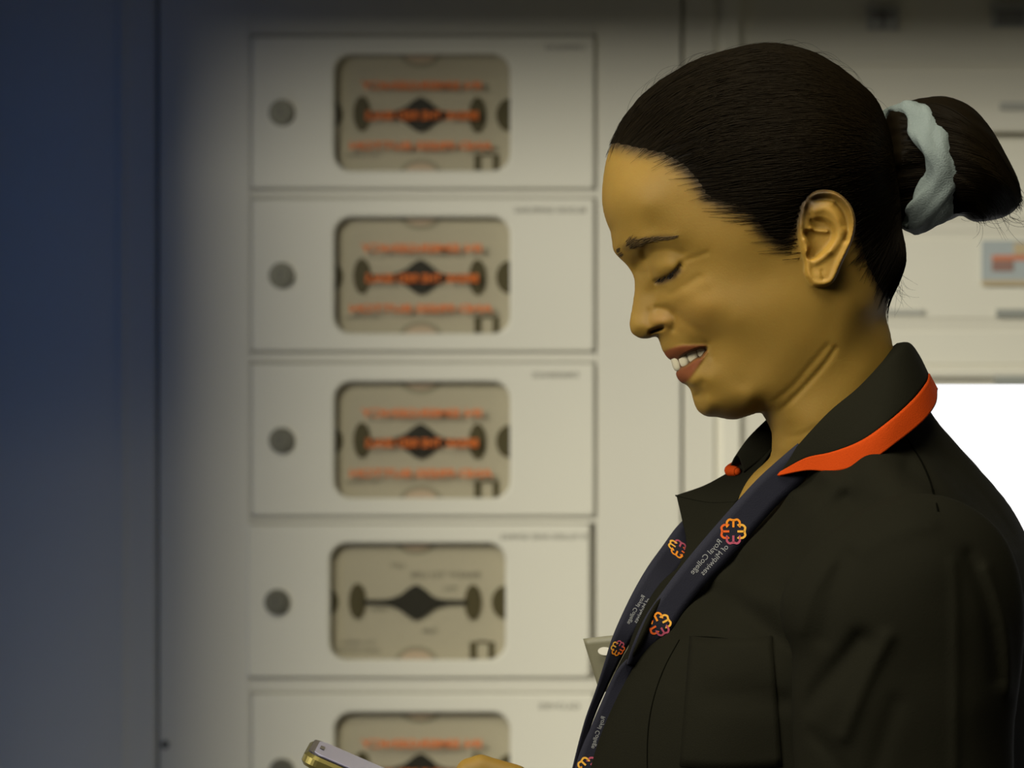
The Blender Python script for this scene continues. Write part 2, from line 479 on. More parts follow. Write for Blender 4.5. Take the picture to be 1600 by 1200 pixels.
def mirrored(F, name, mat, parent, colfun=None, it=1):
    vv, q = surface_nets(F)
    u = U0+vv[:, 0]*ST; y = yy[0]+vv[:, 1]*ST; v = V0+vv[:, 2]*ST
    # weld the two halves: drop quads beyond y>0, mirror the rest
    keepv = y <= 1.0
    kq = keepv[q].all(1)
    q = q[kq]
    y = np.where(y > -1.0, np.minimum(y, 0), y)
    P = np.c_[u, y, v]
    on = y > -1e-6
    P[y > -1.2, 1] = 0; on = P[:, 1] == 0
    P = smooth_verts(P, q, it, 0.5); P[on, 1] = 0
    n = len(P)
    mp = np.arange(n)+n; mp[on] = np.arange(n)[on]
    P2 = P.copy(); P2[:, 1] *= -1
    allP = np.r_[P, P2]; allq = np.r_[q, mp[q][:, ::-1]]
    deg = (allq[:, 0] == allq[:, 1]) | (allq[:, 1] == allq[:, 2]) | (allq[:, 2] == allq[:, 3]) | (allq[:, 3] == allq[:, 0])
    allq = allq[~deg]
    used = np.zeros(len(allP), bool); used[allq.ravel()] = True
    remap = np.cumsum(used)-1
    allP = allP[used]; allq = remap[allq]
    co = np.c_[(allP[:, 0]-800)*S, allP[:, 1]*S, ZC+(600-allP[:, 2])*S]
    colors = colfun(allP) if colfun else None
    return co, allq, colors, allP

def samp(M, u, v):
    a = np.clip((u-U0)/ST, 0, nu-1.001); b = np.clip((v-V0)/ST, 0, nv-1.001)
    i = a.astype(int); j = b.astype(int); fa = a-i; fb = b-j
    return M[i, j]*(1-fa)*(1-fb)+M[i+1, j]*fa*(1-fb)+M[i, j+1]*(1-fa)*fb+M[i+1, j+1]*fa*fb

LIPC = np.array([0.098, 0.024, 0.006])
m_brow = poly_mask([(974,386),(980,377),(992,373),(1010,371),(1030,368),(1052,370),(1030,374),(1012,378),(1002,384),(990,389),(980,391)], 78, 3)
m_ear = sstep(es, -2, 4)
m_cheek = blob(1090, 490, 110, 1, 45, 35)
m_nose = blob(1032, 500, 40, 1, 18, 14)
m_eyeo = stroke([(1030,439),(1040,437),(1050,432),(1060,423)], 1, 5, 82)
m_teethzone = mMO
def skin_cols(P):
    u, v = P[:, 0], P[:, 2]
    c = np.tile(SKIN_C, (len(P), 1))
    def mix(M, col, a):
        w = (samp(M, u, v)*a)[:, None]
        return c*(1-w)+np.array(col)*w
    c = mix(m_cheek, (0.165, 0.088, 0.015), 0.5)
    c = mix(m_nose, (0.175, 0.086, 0.018), 0.5)
    c = mix(m_ear, (0.225, 0.125, 0.018), 0.75)
    c = mix(m_brow, (0.07, 0.042, 0.012), 0.6)
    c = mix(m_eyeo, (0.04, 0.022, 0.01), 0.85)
    c = mix(np.maximum(mUL, mLL), LIPC, 0.95)
    c = mix(m_teethzone, (0.05, 0.015, 0.01), 0.9)
    c = mix(sstep(hs_raw+np.where(UU > 1330, -8, 0), -22, 10)**1.5, (0.02, 0.012, 0.005), 0.93)
    return np.c_[c, np.ones(len(P))]
co, qd, cc, Pm = mirrored(F, 'body', M_skin, person, skin_cols)
body_parts = [(co, qd, cc)]
del F

Fh = vol(Q_hair-0)
co_h, qd_h, _, Pm_h = mirrored(Fh, 'hair', None, None)
del Fh
# keep only the hair region
kh = samp(hs, Pm_h[:, 0], Pm_h[:, 2]) > -8
f = kh[qd_h].all(1)
qd_h = qd_h[f]
used = np.zeros(len(co_h), bool); used[qd_h.ravel()] = True
rm = np.cumsum(used)-1
co_h = co_h[used]; qd_h = rm[qd_h]

# ------------------------------------------------------------------ hair strands drawn back to the bun
CEN = np.array([1215.0, 0.0, 290.0]); BUN = np.array([1402.0, 0.0, 262.0])
def project(Pd, off):
    """march from CEN along directions to the hair surface"""
    Rr = np.linspace(40, 330, 146)
    D = Pd/np.linalg.norm(Pd, axis=-1, keepdims=True)
    sh = D.shape[:-1]; D = D.reshape(-1, 3)
    r = np.full(len(D), 40.0); done = np.zeros(len(D), bool); prevf = None
    for R in Rr:
        X = CEN+D*R
        fval = X[:, 1]**2-samp(Qs, X[:, 0], X[:, 2])
        hit = (~done) & (fval > 0)
        if prevf is not None:
            t = np.where(hit, prevf/(prevf-fval+1e-9), 0)
            r = np.where(hit, R-2+2*t, r)
        else: r = np.where(hit, R, r)
        done |= hit; prevf = fval
    r = np.where(done, r, 250)
    return (CEN+D*(r[:, None]+off[:, None])).reshape(*sh, 3)
def to_world(P):
    return np.stack([(P[..., 0]-800)*S, P[..., 1]*S, ZC+(600-P[..., 2])*S], -1)
def scalp_strands(N, m=16):
    dirs = rng.normal(size=(N*6, 3)); dirs /= np.linalg.norm(dirs, axis=1, keepdims=True)
    X = project(dirs, np.zeros(len(dirs)))
    h = samp(hs, X[:, 0], X[:, 2])
    # many roots near the hairline, the rest everywhere; a few baby hairs just outside it
    pr = np.where(h > 0, 0.2+0.8*np.exp(-h/22), np.exp(h/9)*0.8)
    ang = X[:, 0]
    pr *= (h > -24)
    pr *= ~((samp(es, X[:, 0], X[:, 2]) > -3) & (np.abs(X[:, 1]) > 100))
    k = rng.random(len(X)) < pr
    X = X[k][:N]
    n = len(X)
    t = np.linspace(0, 1, m)[None, :, None]
    jit = rng.normal(size=(n, 3))*np.array([4, 16, 20]); tgt = BUN+jit*0.8
    a = X-CEN; b = tgt-CEN
    a /= np.linalg.norm(a, axis=1, keepdims=True); b /= np.linalg.norm(b, axis=1, keepdims=True)
    # great arc
    om = np.arccos(np.clip((a*b).sum(1), -0.999, 0.999))[:, None, None]
    G = (np.sin((1-t)*om)*a[:, None, :]+np.sin(t*om)*b[:, None, :])/np.sin(om)
    sag = np.sin(np.pi*t[..., 0])*(rng.normal(size=(n, 1))*0.018+0.02)
    G[..., 2] += sag
    off = rng.random((n, 1))*2.2+0.9+rng.normal(size=(n, m))*0.25
    G2 = project(G, off.ravel())
    e_ = samp(es, G2[..., 0], G2[..., 2])
    G2[..., 1] -= np.sign(G2[..., 1])*14*sstep(e_, -4, 2)*(np.abs(G2[..., 1]) > 60)
    rad = np.interp(np.linspace(0, 1, m), [0, 0.15, 0.9, 1], [0.25, 1, 1, 0.5])*0.00026
    return to_world(G2), rad
sp, sr = scalp_strands(7500)
hv, hq = tubes(sp, sr, 3)

# loose fine hairs that stand off the outline
fl = []
def fly(px, py, y, pts):
    fl.append([(px+dx, y+dy, py+dz) for dx, dy, dz in pts])
for i in range(60):
    a = rng.uniform(-2.9, -0.35); r0 = 0
    dirv = np.array([[math.cos(a), rng.normal()*0.12, math.sin(a)]])
    X = project(dirv, np.array([0.0]))[0]
    if samp(hs, X[0], X[2]) < 0: continue
    L = rng.uniform(25, 80); e = rng.uniform(3, 10)
    tg = np.array([-math.sin(a), 0, math.cos(a)])
    pts = [X+tg*L*t+dirv[0]*e*math.sin(math.pi*t)*1.0-dirv[0]*(L*t)**2/420 for t in np.linspace(0, 1, 9)]
    fl.append(pts)
for i in range(34):      # nape
    x0 = rng.uniform(1388, 1410); z0 = rng.uniform(395, 462); y0 = rng.uniform(-25, 15)
    L = rng.uniform(12, 55); a = rng.uniform(0.6, 1.9); c = rng.uniform(-1.5, 1.0)
    pts = []; x, z = x0, z0
    for t in range(9):
        pts.append((x, y0, z)); x += L/8*math.cos(a); z += L/8*math.sin(a); a += c/8
    fl.append(pts)
flp = to_world(np.array(fl)); fv, fq = tubes(flp, np.interp(np.linspace(0, 1, 9), [0, 1], [0.00010, 0.00004]), 3)

# ------------------------------------------------------------------ bun
BO = [(1392,172),(1420,158),(1447,152),(1480,151),(1517,167),(1547,200),(1570,240),(1590,280),(1595,305),(1589,325),(1572,338),(1547,345),(1520,346),(1502,337),(1483,345),(1450,352),(1412,345),(1388,320),(1378,260),(1380,205)]
bu = np.arange(1360, 1612, 3.0); bv = np.arange(136, 364, 3.0)
BU, BV = np.meshgrid(bu, bv, indexing='ij')
BP = catmull(BO, 4, True)
bd = sdf(BU, BV, BP)
cenb = [tuple(p) for p in catmull(BO, 2, True)]; valb = [0.0]*len(cenb)
for x, y, D in [(1400,250,58),(1440,250,64),(1490,230,84),(1520,260,88),(1550,290,72),(1500,310,66),(1470,190,60),(1575,315,34),(1525,325,44)]:
    cenb.append((x, y)); valb.append(D*D)
BQ = rbf(cenb, valb, BU, BV)
BQ = np.where(bd > 0, np.maximum(BQ, 22*bd), -60*np.abs(bd))
BD = np.sqrt(np.maximum(BQ, 0))
# locks sweeping round from the band and down
cu, cvv = 1440.0, 420.0
ph = np.hypot(BU-cu, (BV-cvv)*0.9)
BD = BD+np.where(bd > 4, 1, 0)*(2.2*np.sin(ph*0.16+1.2*np.sin(BV*0.03))+1.2*np.sin(ph*0.37+BU*0.02))
BQ = np.where(bd > 0, np.maximum(BD, 0.5)**2, BQ)
by = np.arange(-102, 103, 3.0)
FB = np.empty((len(bu), len(by), len(bv)), np.float32)
for j, y in enumerate(by): FB[:, j, :] = (y*y-BQ)/(abs(y)+BD+8)
vb, qb = surface_nets(FB)
Pb = np.c_[bu[0]+vb[:, 0]*3, by[0]+vb[:, 1]*3, bv[0]+vb[:, 2]*3]
Pb = smooth_verts(Pb, qb, 1)
cob = to_world(Pb)
def bun_strands(N, m=14):
    # start at the band, go out and round, end low on the right
    t = np.linspace(0, 1, m)[None, :]
    th0 = rng.uniform(-0.98, 0.98, (N, 1))
    sgn = np.sign(rng.normal(size=(N, 1)))*1.0
    v0 = 255+95*th0; u0 = np.full_like(v0, 1400.0)+rng.uniform(0, 50, (N, 1))
    ve = 318+22*th0+rng.normal(size=(N, 1))*6; ue = 1592-40*np.clip(th0, 0, 1)*1.5-22*np.clip(-th0, 0, 1)+rng.normal(size=(N, 1))*5
    uc = 1520+40*(1-np.abs(th0)); vc = 175+150*(th0*0.5+0.5)
    u = (1-t)**2*u0+2*t*(1-t)*uc+t*t*ue; v = (1-t)**2*v0+2*t*(1-t)*vc+t*t*ve
    def sb(M, u, v):
        a = np.clip((u-bu[0])/3, 0, len(bu)-1.001); b = np.clip((v-bv[0])/3, 0, len(bv)-1.001)
        i = a.astype(int); j = b.astype(int); fa = a-i; fb = b-j
        return M[i, j]*(1-fa)*(1-fb)+M[i+1, j]*fa*(1-fb)+M[i, j+1]*(1-fa)*fb+M[i+1, j+1]*fa*fb
    y = sgn*(np.sqrt(np.maximum(sb(BQ, u, v), 0))+1.2+rng.random((N, 1))*2.5)
    return to_world(np.stack([u, y, v], -1))
bsv, bsq = tubes(bun_strands(1500), np.interp(np.linspace(0, 1, 14), [0, .1, .85, 1], [.6, 1, 1, .3])*0.00028, 3)
# wisps below the bun
wp = []
for i in range(26):
    x, z = rng.uniform(1500, 1585), 338+rng.uniform(-6, 4); a = rng.uniform(0.2, 1.3); c = rng.uniform(-2.2, 2.0); L = rng.uniform(15, 60); y = rng.uniform(-30, 20)
    pts = []
    for t in range(10):
        pts.append((x, y, z)); x += L/9*math.cos(a); z += L/9*math.sin(a); a += c/9
    wp.append(pts)
wv, wq = tubes(to_world(np.array(wp)), np.interp(np.linspace(0, 1, 10), [0, 1], [0.00014, 0.00005]), 3)

def join(parts):
    V = []; Fq = []; n = 0
    for v, q in parts:
        V.append(v); Fq.append(q+n); n += len(v)
    return np.concatenate(V), np.concatenate(Fq)
hV, hF = join([(co_h, qd_h), (hv, hq), (fv, fq)])
hair_o = mesh_np('hair', hV, hF, M_hair, person)
bV, bF = join([(cob, qb), (bsv, bsq), (wv, wq)])
mesh_np('hair_bun', bV, bF, M_hair, person)

# ------------------------------------------------------------------ face details
def lay_skin(px, py, off=0.0, Dg=60.0, side=-1, M=None):
    """photograph pixel -> world point on the skin"""
    M = Dskin if M is None else M
    D = Dg
    for _ in range(6):
        a, b = cv(px, py, D); D = 0.5*D+0.5*(float(samp(M, np.array([a]), np.array([b]))[0]))
    a, b = cv(px, py, D+off)
    return np.array([(a-800)*S, side*(D+off)*S, ZC+(600-b)*S])
Dskin = np.sqrt(np.maximum(Q_skin, 0))

def superblob(c, ax, ay, az, e=0.75, n=14, m=10):
    th = np.linspace(0, 2*math.pi, n, endpoint=False); ph = np.linspace(-math.pi/2, math.pi/2, m)
    V = []
    f = lambda x: np.sign(x)*np.abs(x)**e
    for p in ph:
        for t in th:
            V.append(np.array(c)+f(math.cos(p))*f(math.cos(t))*np.array(ax)+f(math.cos(p))*f(math.sin(t))*np.array(ay)+f(math.sin(p))*np.array(az))
    q = []
    for i in range(m-1):
        for k in range(n):
            q.append((i*n+k, i*n+(k+1) % n, (i+1)*n+(k+1) % n, (i+1)*n+k))
    return np.array(V), np.array(q)

# upper teeth on the dental arch
tp = []
def arch(s):
    # arc length from the middle -> (u, y)
    y = 0; u = 0; st = 0.5
    k = 0.0198
    n = int(abs(s)/st); yv = 0
    for _ in range(n):
        yv += st/math.sqrt(1+(2*k*yv)**2)
    return k*yv*yv, yv, math.atan(2*k*yv)
for sg in (-1, 1):
    for cs, w, h in [(10, 10.4, 15), (28, 8.6, 14), (44.5, 8.8, 14), (60.5, 8.2, 12), (76, 8.2, 11)]:
        du, yv, an = arch(cs)
        u0 = 1059.5+du; vb = 580-0.62*du
        axis = np.array([-0.28, 0, -0.96])       # root direction (u, y, v)
        tang = np.array([math.sin(an), sg*math.cos(an), -0.5*math.sin(an)])
        nrm = np.array([-math.cos(an), sg*math.sin(an), 0.1])
        c = np.array([u0, sg*yv, vb])+axis*(h-1)
        V, q = superblob(c, tang*w, nrm*6.5, axis*h, 0.62)
        tp.append((to_world(V), q))
tv, tq = join(tp)
mesh_np('teeth', tv, tq, M_tooth, person)
# eyes under the lids
for sg in (-1, 1):
    V, q = superblob((1060, sg*62, 424), (26, 0, 0), (0, 26, 0), (0, 0, 26), 1.0, 24, 16)
    mesh_np('eye', to_world(V), q, M_eye, person)
# lashes and brows
for sg in (-1, 1):
    la = []
    for i in range(46):
        t = rng.random()
        x = 1026+38*t+rng.normal()*0.6; y = 438-3*t-22*t*t+rng.normal()*0.8
        p0 = lay_skin(x, y-1, 2.0, 85, sg)
        L = (7+4*math.sin(math.pi*t))*S*rng.uniform(0.7, 1.1)
        dr = np.array([-0.55+0.75*t, sg*(0.25+0.35*t), -0.75+0.15*t])
        cu_ = np.array([-0.25, 0, 0.25])
        la.append([p0+dr*L*k+cu_*L*k*k*0.6 for k in np.linspace(0, 1, 6)])
    v_, q_ = tubes(np.array(la), np.interp(np.linspace(0, 1, 6), [0, 1], [0.00024, 0.00006]), 4)
    mesh_np('eyelashes', v_, q_, M_lash, person)
    br = []
    for i in range(150):
        t = rng.random()**0.9
        xc = np.interp(t, [0, .25, .5, .75, 1], [977, 988, 1004, 1024, 1050]); yc = np.interp(t, [0, .25, .5, .75, 1], [382, 381, 378, 373, 371])
        hw = np.interp(t, [0, .2, .4, .7, 1], [6, 7.5, 5.5, 3.2, 1.2])
        q0 = (xc+rng.normal()*2, yc+rng.uniform(-1, 1)*hw)
        L = rng.uniform(7, 12); an = np.interp(t, [0, .3, 1], [-1.0, -0.35, 0.0])+rng.normal()*0.15
        pts = [lay_skin(q0[0]+L*k*math.cos(an), q0[1]+L*k*math.sin(an), 0.5+1.2*math.sin(math.pi*min(k, .8)), 70, sg) for k in np.linspace(0, 1, 5)]
        br.append(pts)
    for i in range(14):      # inner end of the brow, seen on the outline
        t = rng.random(); x = 959+7*t+rng.normal(); y = 388+14*t+rng.normal()
        pts = [lay_skin(x+3+5*k, y+1-3*k, 0.8, 14, sg) for k in np.linspace(0, 1, 5)]
        br.append(pts)
    v_, q_ = tubes(np.array(br), np.interp(np.linspace(0, 1, 5), [0, .5, 1], [0.00022, 0.00022, 0.00007]), 3)
    mesh_np('eyebrow', v_, q_, M_brow, person)

# ------------------------------------------------------------------ scrunchie
M_scr = plain('scrunchie_fabric', (0.10, 0.118, 0.112), 0.85, 0.15, bump=0.5, bscale=900, var=0.12, vscale=50)
nt_, ns_ = 150, 30
TH = np.linspace(0, 2*math.pi, nt_, endpoint=False); PH = np.linspace(0, 2*math.pi, ns_, endpoint=False)
V = []
for t in TH:
    ru = 5*math.sin(4*t+0.9)+3.0*math.sin(7*t+2)
    c = np.array([1424+34*math.sin(t)+6*math.cos(t)*-1+ru, -(74+3*math.sin(6*t))*math.sin(t), 262-86*math.cos(t)])
    out = np.array([0, -math.sin(t), -math.cos(t)]); ax = np.array([1, 0, 0.0])
    r1 = 29+3.5*math.sin(3*t+1.0)+2.0*math.sin(8*t); r2 = 17+2.0*math.sin(5*t+0.4)
    for p in PH:
        w = 1+0.10*math.sin(3*p+5*t)+0.07*math.sin(5*p-8*t)+0.05*math.sin(9*p+3*math.sin(4*t))
        V.append(c+ax*r1*w*math.cos(p)+out*r2*w*math.sin(p))
V = np.array(V)
q = np.array([(i*ns_+k, i*ns_+(k+1) % ns_, ((i+1) % nt_)*ns_+(k+1) % ns_, ((i+1) % nt_)*ns_+k) for i in range(nt_) for k in range(ns_)])
mesh_np('scrunchie', to_world(V), q, M_scr, person)

# ------------------------------------------------------------------ tunic
M_tunic = plain('tunic_cloth', (0.0052, 0.0048, 0.0026), 0.85, 0.04, bump=0.35, bscale=1500, var=0.08, vscale=8)
M_seam = plain('tunic_seam', (0.0015, 0.0015, 0.001), 1.0, 0.0)
M_pipe = plain('orange_piping', (0.25, 0.027, 0.002), 0.8, 0.04, bump=0.3, bscale=1500)
T0u, T0v, TS = 868, 548, 4
tnu, tnv = 212, 356
TU, TV = np.meshgrid(T0u+TS*np.arange(tnu), T0v+TS*np.arange(tnv), indexing='ij'); TU = TU.astype(float); TV = TV.astype(float)
TO = [(1400,570),(1370,612),(1320,668),(1268,720),(1230,755),(1185,805),(1130,852),(1082,892),(1040,928),(1005,976),(972,1030),(944,1090),(922,1150),(907,1205),(892,1290),(882,1400),(886,1550),(896,1750),(900,1940),
 (1240,1945),(1560,1940),(1590,1800),(1570,1600),(1560,1450),(1600,1300),(1632,1180),(1642,1080),(1640,960),(1626,890),(1602,838),(1576,790),(1540,745),(1500,700),(1462,656),(1432,610)]
TP = [(1400,606,60),(1376,640,108),(1330,680,132),(1280,728,132),(1240,770,122),(1200,830,120),(1150,880,100),(1100,925,88),(1050,985,100),
 (1438,678,110),(1420,722,205),(1380,762,285),(1330,785,236),(1300,825,270),(1250,865,240),(1200,905,212),(1150,955,205),(1100,1025,215),(1050,1085,205),(1000,1135,170),(1000,1050,110),
 (1480,742,170),(1450,790,350),(1520,795,220),(1500,860,415),(1560,860,250),(1400,855,415),(1350,905,390),(1300,955,310),(1250,1005,285),(1200,1060,275),(1150,1125,275),(1100,1185,270),
 (1400,1000,390),(1500,1000,390),(1590,1000,230),(1400,1180,320),(1500,1180,310),(1590,1180,190),(1200,1180,285)]
tc_ = [tuple(p) for p in catmull(TO, 2, True)]; tv_ = [0.0]*len(tc_)
for x, y, D in TP:
    a, b = cv(x, y, D); tc_.append((float(a), float(b))); tv_.append(D*D)
for x, y, D in [(1200,1400,290),(1400,1400,290),(1000,1400,220),(1200,1700,330),(1400,1700,330),(1000,1700,230),(1200,1880,340),(1450,1880,300),(1000,1880,240)]:
    tc_.append((x, y)); tv_.append(D*D)
TQ = rbf(tc_, tv_, TU, TV)
TOC = catmull(TO, 3, True); td = sdf(TU, TV, TOC)
TQ = np.where(td > 0, np.maximum(TQ, 30*td), -60*np.abs(td))
def tstroke(pts, amp, sig, D):
    P = np.array([cv(x, y, D) for x, y in pts])
    return amp*np.exp(-(seg_dist(TU, TV, catmull(P, 4), False)/sig)**2)
TD = np.sqrt(np.maximum(TQ, 0))
tdd = np.zeros_like(TD)
tdd += tstroke([(1130,935),(1165,960),(1205,990),(1245,1020)], -20, 22, 250)
tdd += tstroke([(1105,905),(1150,925),(1200,935)], 6, 16, 210)
tdd += tstroke([(1262,745),(1215,800),(1165,868),(1120,925)], -10, 12, 110)
tdd += tstroke([(1310,760),(1262,800),(1205,860),(1160,910)], 8, 13, 190)
tdd += tstroke([(1400,750),(1340,800),(1280,860),(1240,905)], 5, 14, 280)
tdd += tstroke([(1370,790),(1320,840),(1275,890)], -6, 12, 300)
tdd += tstroke([(1110,1090),(1165,1088),(1225,1096)], -8, 16, 280)
tdd += tstroke([(1440,715),(1490,760),(1540,810),(1590,870)], 6, 10, 240)
tdd += tstroke([(1425,735),(1480,785),(1530,840),(1575,900)], -7, 12, 280)
tdd += tstroke([(1470,700),(1530,760),(1580,830)], -4, 9, 140)
tdd += tstroke([(1040,1090),(1030,1150),(1025,1200)], 4, 18, 230)
TDn = np.maximum(TD+tdd*sstep(td, 4, 40), 0.5)
TQ = np.where(td > 0, TDn**2, TQ)
# sleeve
AO_ph = [(1330,812),(1282,850),(1243,895),(1222,945),(1227,990),(1240,1022),(1240,1100),(1244,1200),(1250,1320),(1262,1470),(1430,1480),(1592,1470),(1590,1330),(1588,1200),(1590,1130),(1602,1040),(1606,950),(1590,870),(1550,812),(1480,776),(1400,778)]
AO = np.array([cv(x, y, 400) for x, y in AO_ph]); AOC = catmull(AO, 3, True)
ad = sdf(TU, TV, AOC)
AC = [tuple(p) for p in catmull(AO, 2, True)]; AV = [0.0]*len(AC)
for x, y, D in [(1420,900,112),(1330,960,100),(1520,960,100),(1420,1050,112),(1320,1100,100),(1520,1100,98),(1420,1200,108),(1330,1250,94),(1520,1250,92),(1420,1380,98),(1420,820,80)]:
    a, b = cv(x, y, 440); AC.append((float(a), float(b))); AV.append(D*D)
AQ = rbf(AC, AV, TU, TV); AQ = np.where(ad > 0, np.maximum(AQ, 20*ad), -60*np.abs(ad))
AD = np.sqrt(np.maximum(AQ, 0)); add_ = np.zeros_like(AD)
add_ += tstroke([(1345,1000),(1305,1055),(1262,1110)], -13, 15, 470)
add_ += tstroke([(1385,995),(1350,1065),(1318,1150)], 7, 11, 470)
add_ += tstroke([(1330,870),(1305,930),(1290,1000)], -7, 13, 470)
add_ += tstroke([(1300,880),(1270,930),(1255,990)], 6, 10, 460)
add_ += tstroke([(1350,860),(1400,830),(1455,820)], 4, 14, 460)
add_ += tstroke([(1492,880),(1494,1000),(1493,1200)], 3.5, 8, 480)
add_ += tstroke([(1540,890),(1570,980),(1580,1080)], 7, 10, 440)
add_ += tstroke([(1515,870),(1545,950),(1560,1060)], -7, 12, 450)
add_ += tstroke([(1270,1150),(1300,1180),(1330,1230)], -6, 12, 460)
add_ += tstroke([(1400,1100),(1380,1160),(1360,1230)], -4, 14, 480)
AQ = np.where(ad > 0, np.maximum(AD+add_*sstep(ad, 3, 30), 0.5)**2, AQ)
AY = -365.0+np.clip((TV-900)*-0.03, -20, 20)
ty = np.arange(-520, 9, TS).astype(float)
FT = np.empty((tnu, len(ty), tnv), np.float32)
TDm = np.sqrt(np.maximum(TQ, 0)); ADm = np.sqrt(np.maximum(AQ, 0))
for j, y in enumerate(ty):
    f1 = (y*y-TQ)/(abs(y)+TDm+8)
    f2 = ((y-AY)**2-AQ)/(np.abs(y-AY)+ADm+8)
    FT[:, j, :] = smin(f1, f2, 42.0)
# outer surface height for laying seams and straps
def outer_height(F, y):
    o = np.zeros((F.shape[0], F.shape[2]))
    found = np.zeros_like(o, bool)
    for j in range(1, F.shape[1]):
        hit = (~found) & (F[:, j, :] < 0)
        t = F[:, j-1, :]/(F[:, j-1, :]-F[:, j, :]+1e-9)
        o = np.where(hit, -(y[j-1]+t*(y[j]-y[j-1])), o); found |= hit
    return o
OH = outer_height(FT, ty)
vv_, q_ = surface_nets(FT); del FT
u_ = T0u+vv_[:, 0]*TS; y_ = ty[0]+vv_[:, 1]*TS; v_ = T0v+vv_[:, 2]*TS
keep = y_ <= 2.0; q_ = q_[keep[q_].all(1)]
P = np.c_[u_, y_, v_]; P[P[:, 1] > -2.4, 1] = 0; on = P[:, 1] == 0
P = smooth_verts(P, q_, 1); P[on, 1] = 0
n = len(P); mp = np.arange(n)+n; mp[on] = np.arange(n)[on]
P2 = P.copy(); P2[:, 1] *= -1
aP = np.r_[P, P2]; aq = np.r_[q_, mp[q_][:, ::-1]]
deg = (aq[:, 0] == aq[:, 1]) | (aq[:, 1] == aq[:, 2]) | (aq[:, 2] == aq[:, 3]) | (aq[:, 3] == aq[:, 0])
aq = aq[~deg]
used = np.zeros(len(aP), bool); used[aq.ravel()] = True; rm = np.cumsum(used)-1
tunic = mesh_np('tunic', to_world(aP[used]), rm[aq], M_tunic, person)

def tsamp(M, u, v):
    a = min(max((u-T0u)/TS, 0), tnu-1.001); b = min(max((v-T0v)/TS, 0), tnv-1.001)
    i, j = int(a), int(b); fa, fb = a-i, b-j
    return M[i, j]*(1-fa)*(1-fb)+M[i+1, j]*fa*(1-fb)+M[i, j+1]*(1-fa)*fb+M[i+1, j+1]*fa*fb
def lay_t(px, py, off=0.0):
    D = 250.0
    for _ in range(12):
        a, b = cv(px, py, D); D = 0.4*D+0.6*tsamp(OH, float(a), float(b))
    a, b = cv(px, py, D+off)
    return np.array([(a-800)*S, -(D+off)*S, ZC+(600-b)*S])
def M3(px, py, D):
    a, b = cv(px, py, D)
    return np.array([(a-800)*S, -D*S, ZC+(600-b)*S])

def seam(pts, r=1.6, name='seam', mat=None, parent=None):
    P = [lay_t(x, y, -0.7) for x, y in catmull(pts, 8)]
    P = np.array(P)
    for _ in range(2): P[1:-1] = (P[:-2]+2*P[1:-1]+P[2:])/4
    v, q = tubes(P[None], np.full(len(P), r*S), 6)
    mesh_np(name, v, q, mat or M_seam, parent or tunic)
seam([(1416,684),(1440,722),(1456,760),(1466,800)], 1.8)
seam([(1062,1000),(1038,1045),(1021,1095),(1013,1145),(1012,1200),(1014,1260)], 1.5)
# breast pocket: a patch of cloth following the chest
rows = []
for t in np.linspace(0, 1, 14):
    xl = np.interp(t, [0, 1], [1078, 1062]); xr = np.interp(t, [0, 1], [1206, 1222])
    rows.append([lay_t(x, 994+t*205+4*math.sin((x-1078)/40), 2.2) for x in np.linspace(xl, xr, 16)])
sheet('pocket', np.array(rows), 1.6*S, M_tunic, tunic)
seam([(1078,995),(1110,996),(1140,999),(1172,1003)], 1.3, 'pocket_seam')

# collar, near half and round the back
CR = [
 [(1213,739,92),(1233,714,104),(1266,676,124),(1300,641,136),(1341,607,136),(1376,570,112),(1393,548,70),(1399,540,20),(1401,538,-30),(1388,548,-90)],
 [(1214,739,97),(1240,715,116),(1275,680,142),(1311,646,156),(1352,611,154),(1390,570,128),(1411,545,78),(1419,538,22),(1419,538,-30),(1404,547,-95)],
 [(1217,738,101),(1250,716,130),(1290,692,162),(1333,664,184),(1373,630,182),(1408,592,146),(1428,566,90),(1434,557,24),(1434,557,-30),(1416,566,-105)],
 [(1219,739,103),(1260,716,139),(1303,706,178),(1348,688,206),(1389,658,202),(1426,624,160),(1446,598,98),(1449,586,28),(1448,586,-34),(1428,594,-112)],
 [(1216,744,104),(1262,735,143),(1308,736,186),(1358,721,212),(1401,691,206),(1440,659,168),(1459,633,105),(1462,612,30),(1461,610,-35),(1440,620,-116)]]
rowsW = [[M3(*p) for p in r] for r in CR]
G = loft(rowsW, 8, 8)
kc = 8*3+1
collar = sheet('collar', G[:kc], 3.0*S, M_tunic, tunic)
Gp = G[kc-1:]
# rolled orange binding
A = Gp; nr, nc, _ = A.shape
sheet('collar_piping', A, 6.0*S, M_pipe, collar)

# collar, far half
CF = [
 [(1240,640,-190),(1205,690,-160),(1170,712,-120),(1149,726,-80),(1139,736,-56)],
 [(1262,600,-115),(1226,632,-88),(1199,656,-62),(1173,683,-50),(1152,712,-44)],
 [(1266,640,-100),(1236,675,-80),(1214,690,-52),(1196,712,-38),(1162,738,-32)]]
Gf = loft([[M3(*p) for p in r] for r in CF], 8, 8)
farc = sheet('collar', Gf, 3.0*S, M_tunic, tunic)
PF = [M3(*p) for p in [(1240,648,-192),(1205,696,-164),(1168,718,-124),(1148,729,-84),(1140,735,-58),(1146,736,-48),(1152,737,-40)]]
PF = catmull(PF, 6)
v, q = tubes(PF[None], np.interp(np.linspace(0, 1, len(PF)), [0, .8, 1], [7, 9, 7])*S, 10)
v2, q2 = superblob(PF[-1], (6*S, 0, 0), (0, 6*S, 0), (0, 0, 6*S), 1.0)
v3, q3 = join([(v, q), (v2, q2)]); mesh_np('collar_piping', v3, q3, M_pipe, farc)

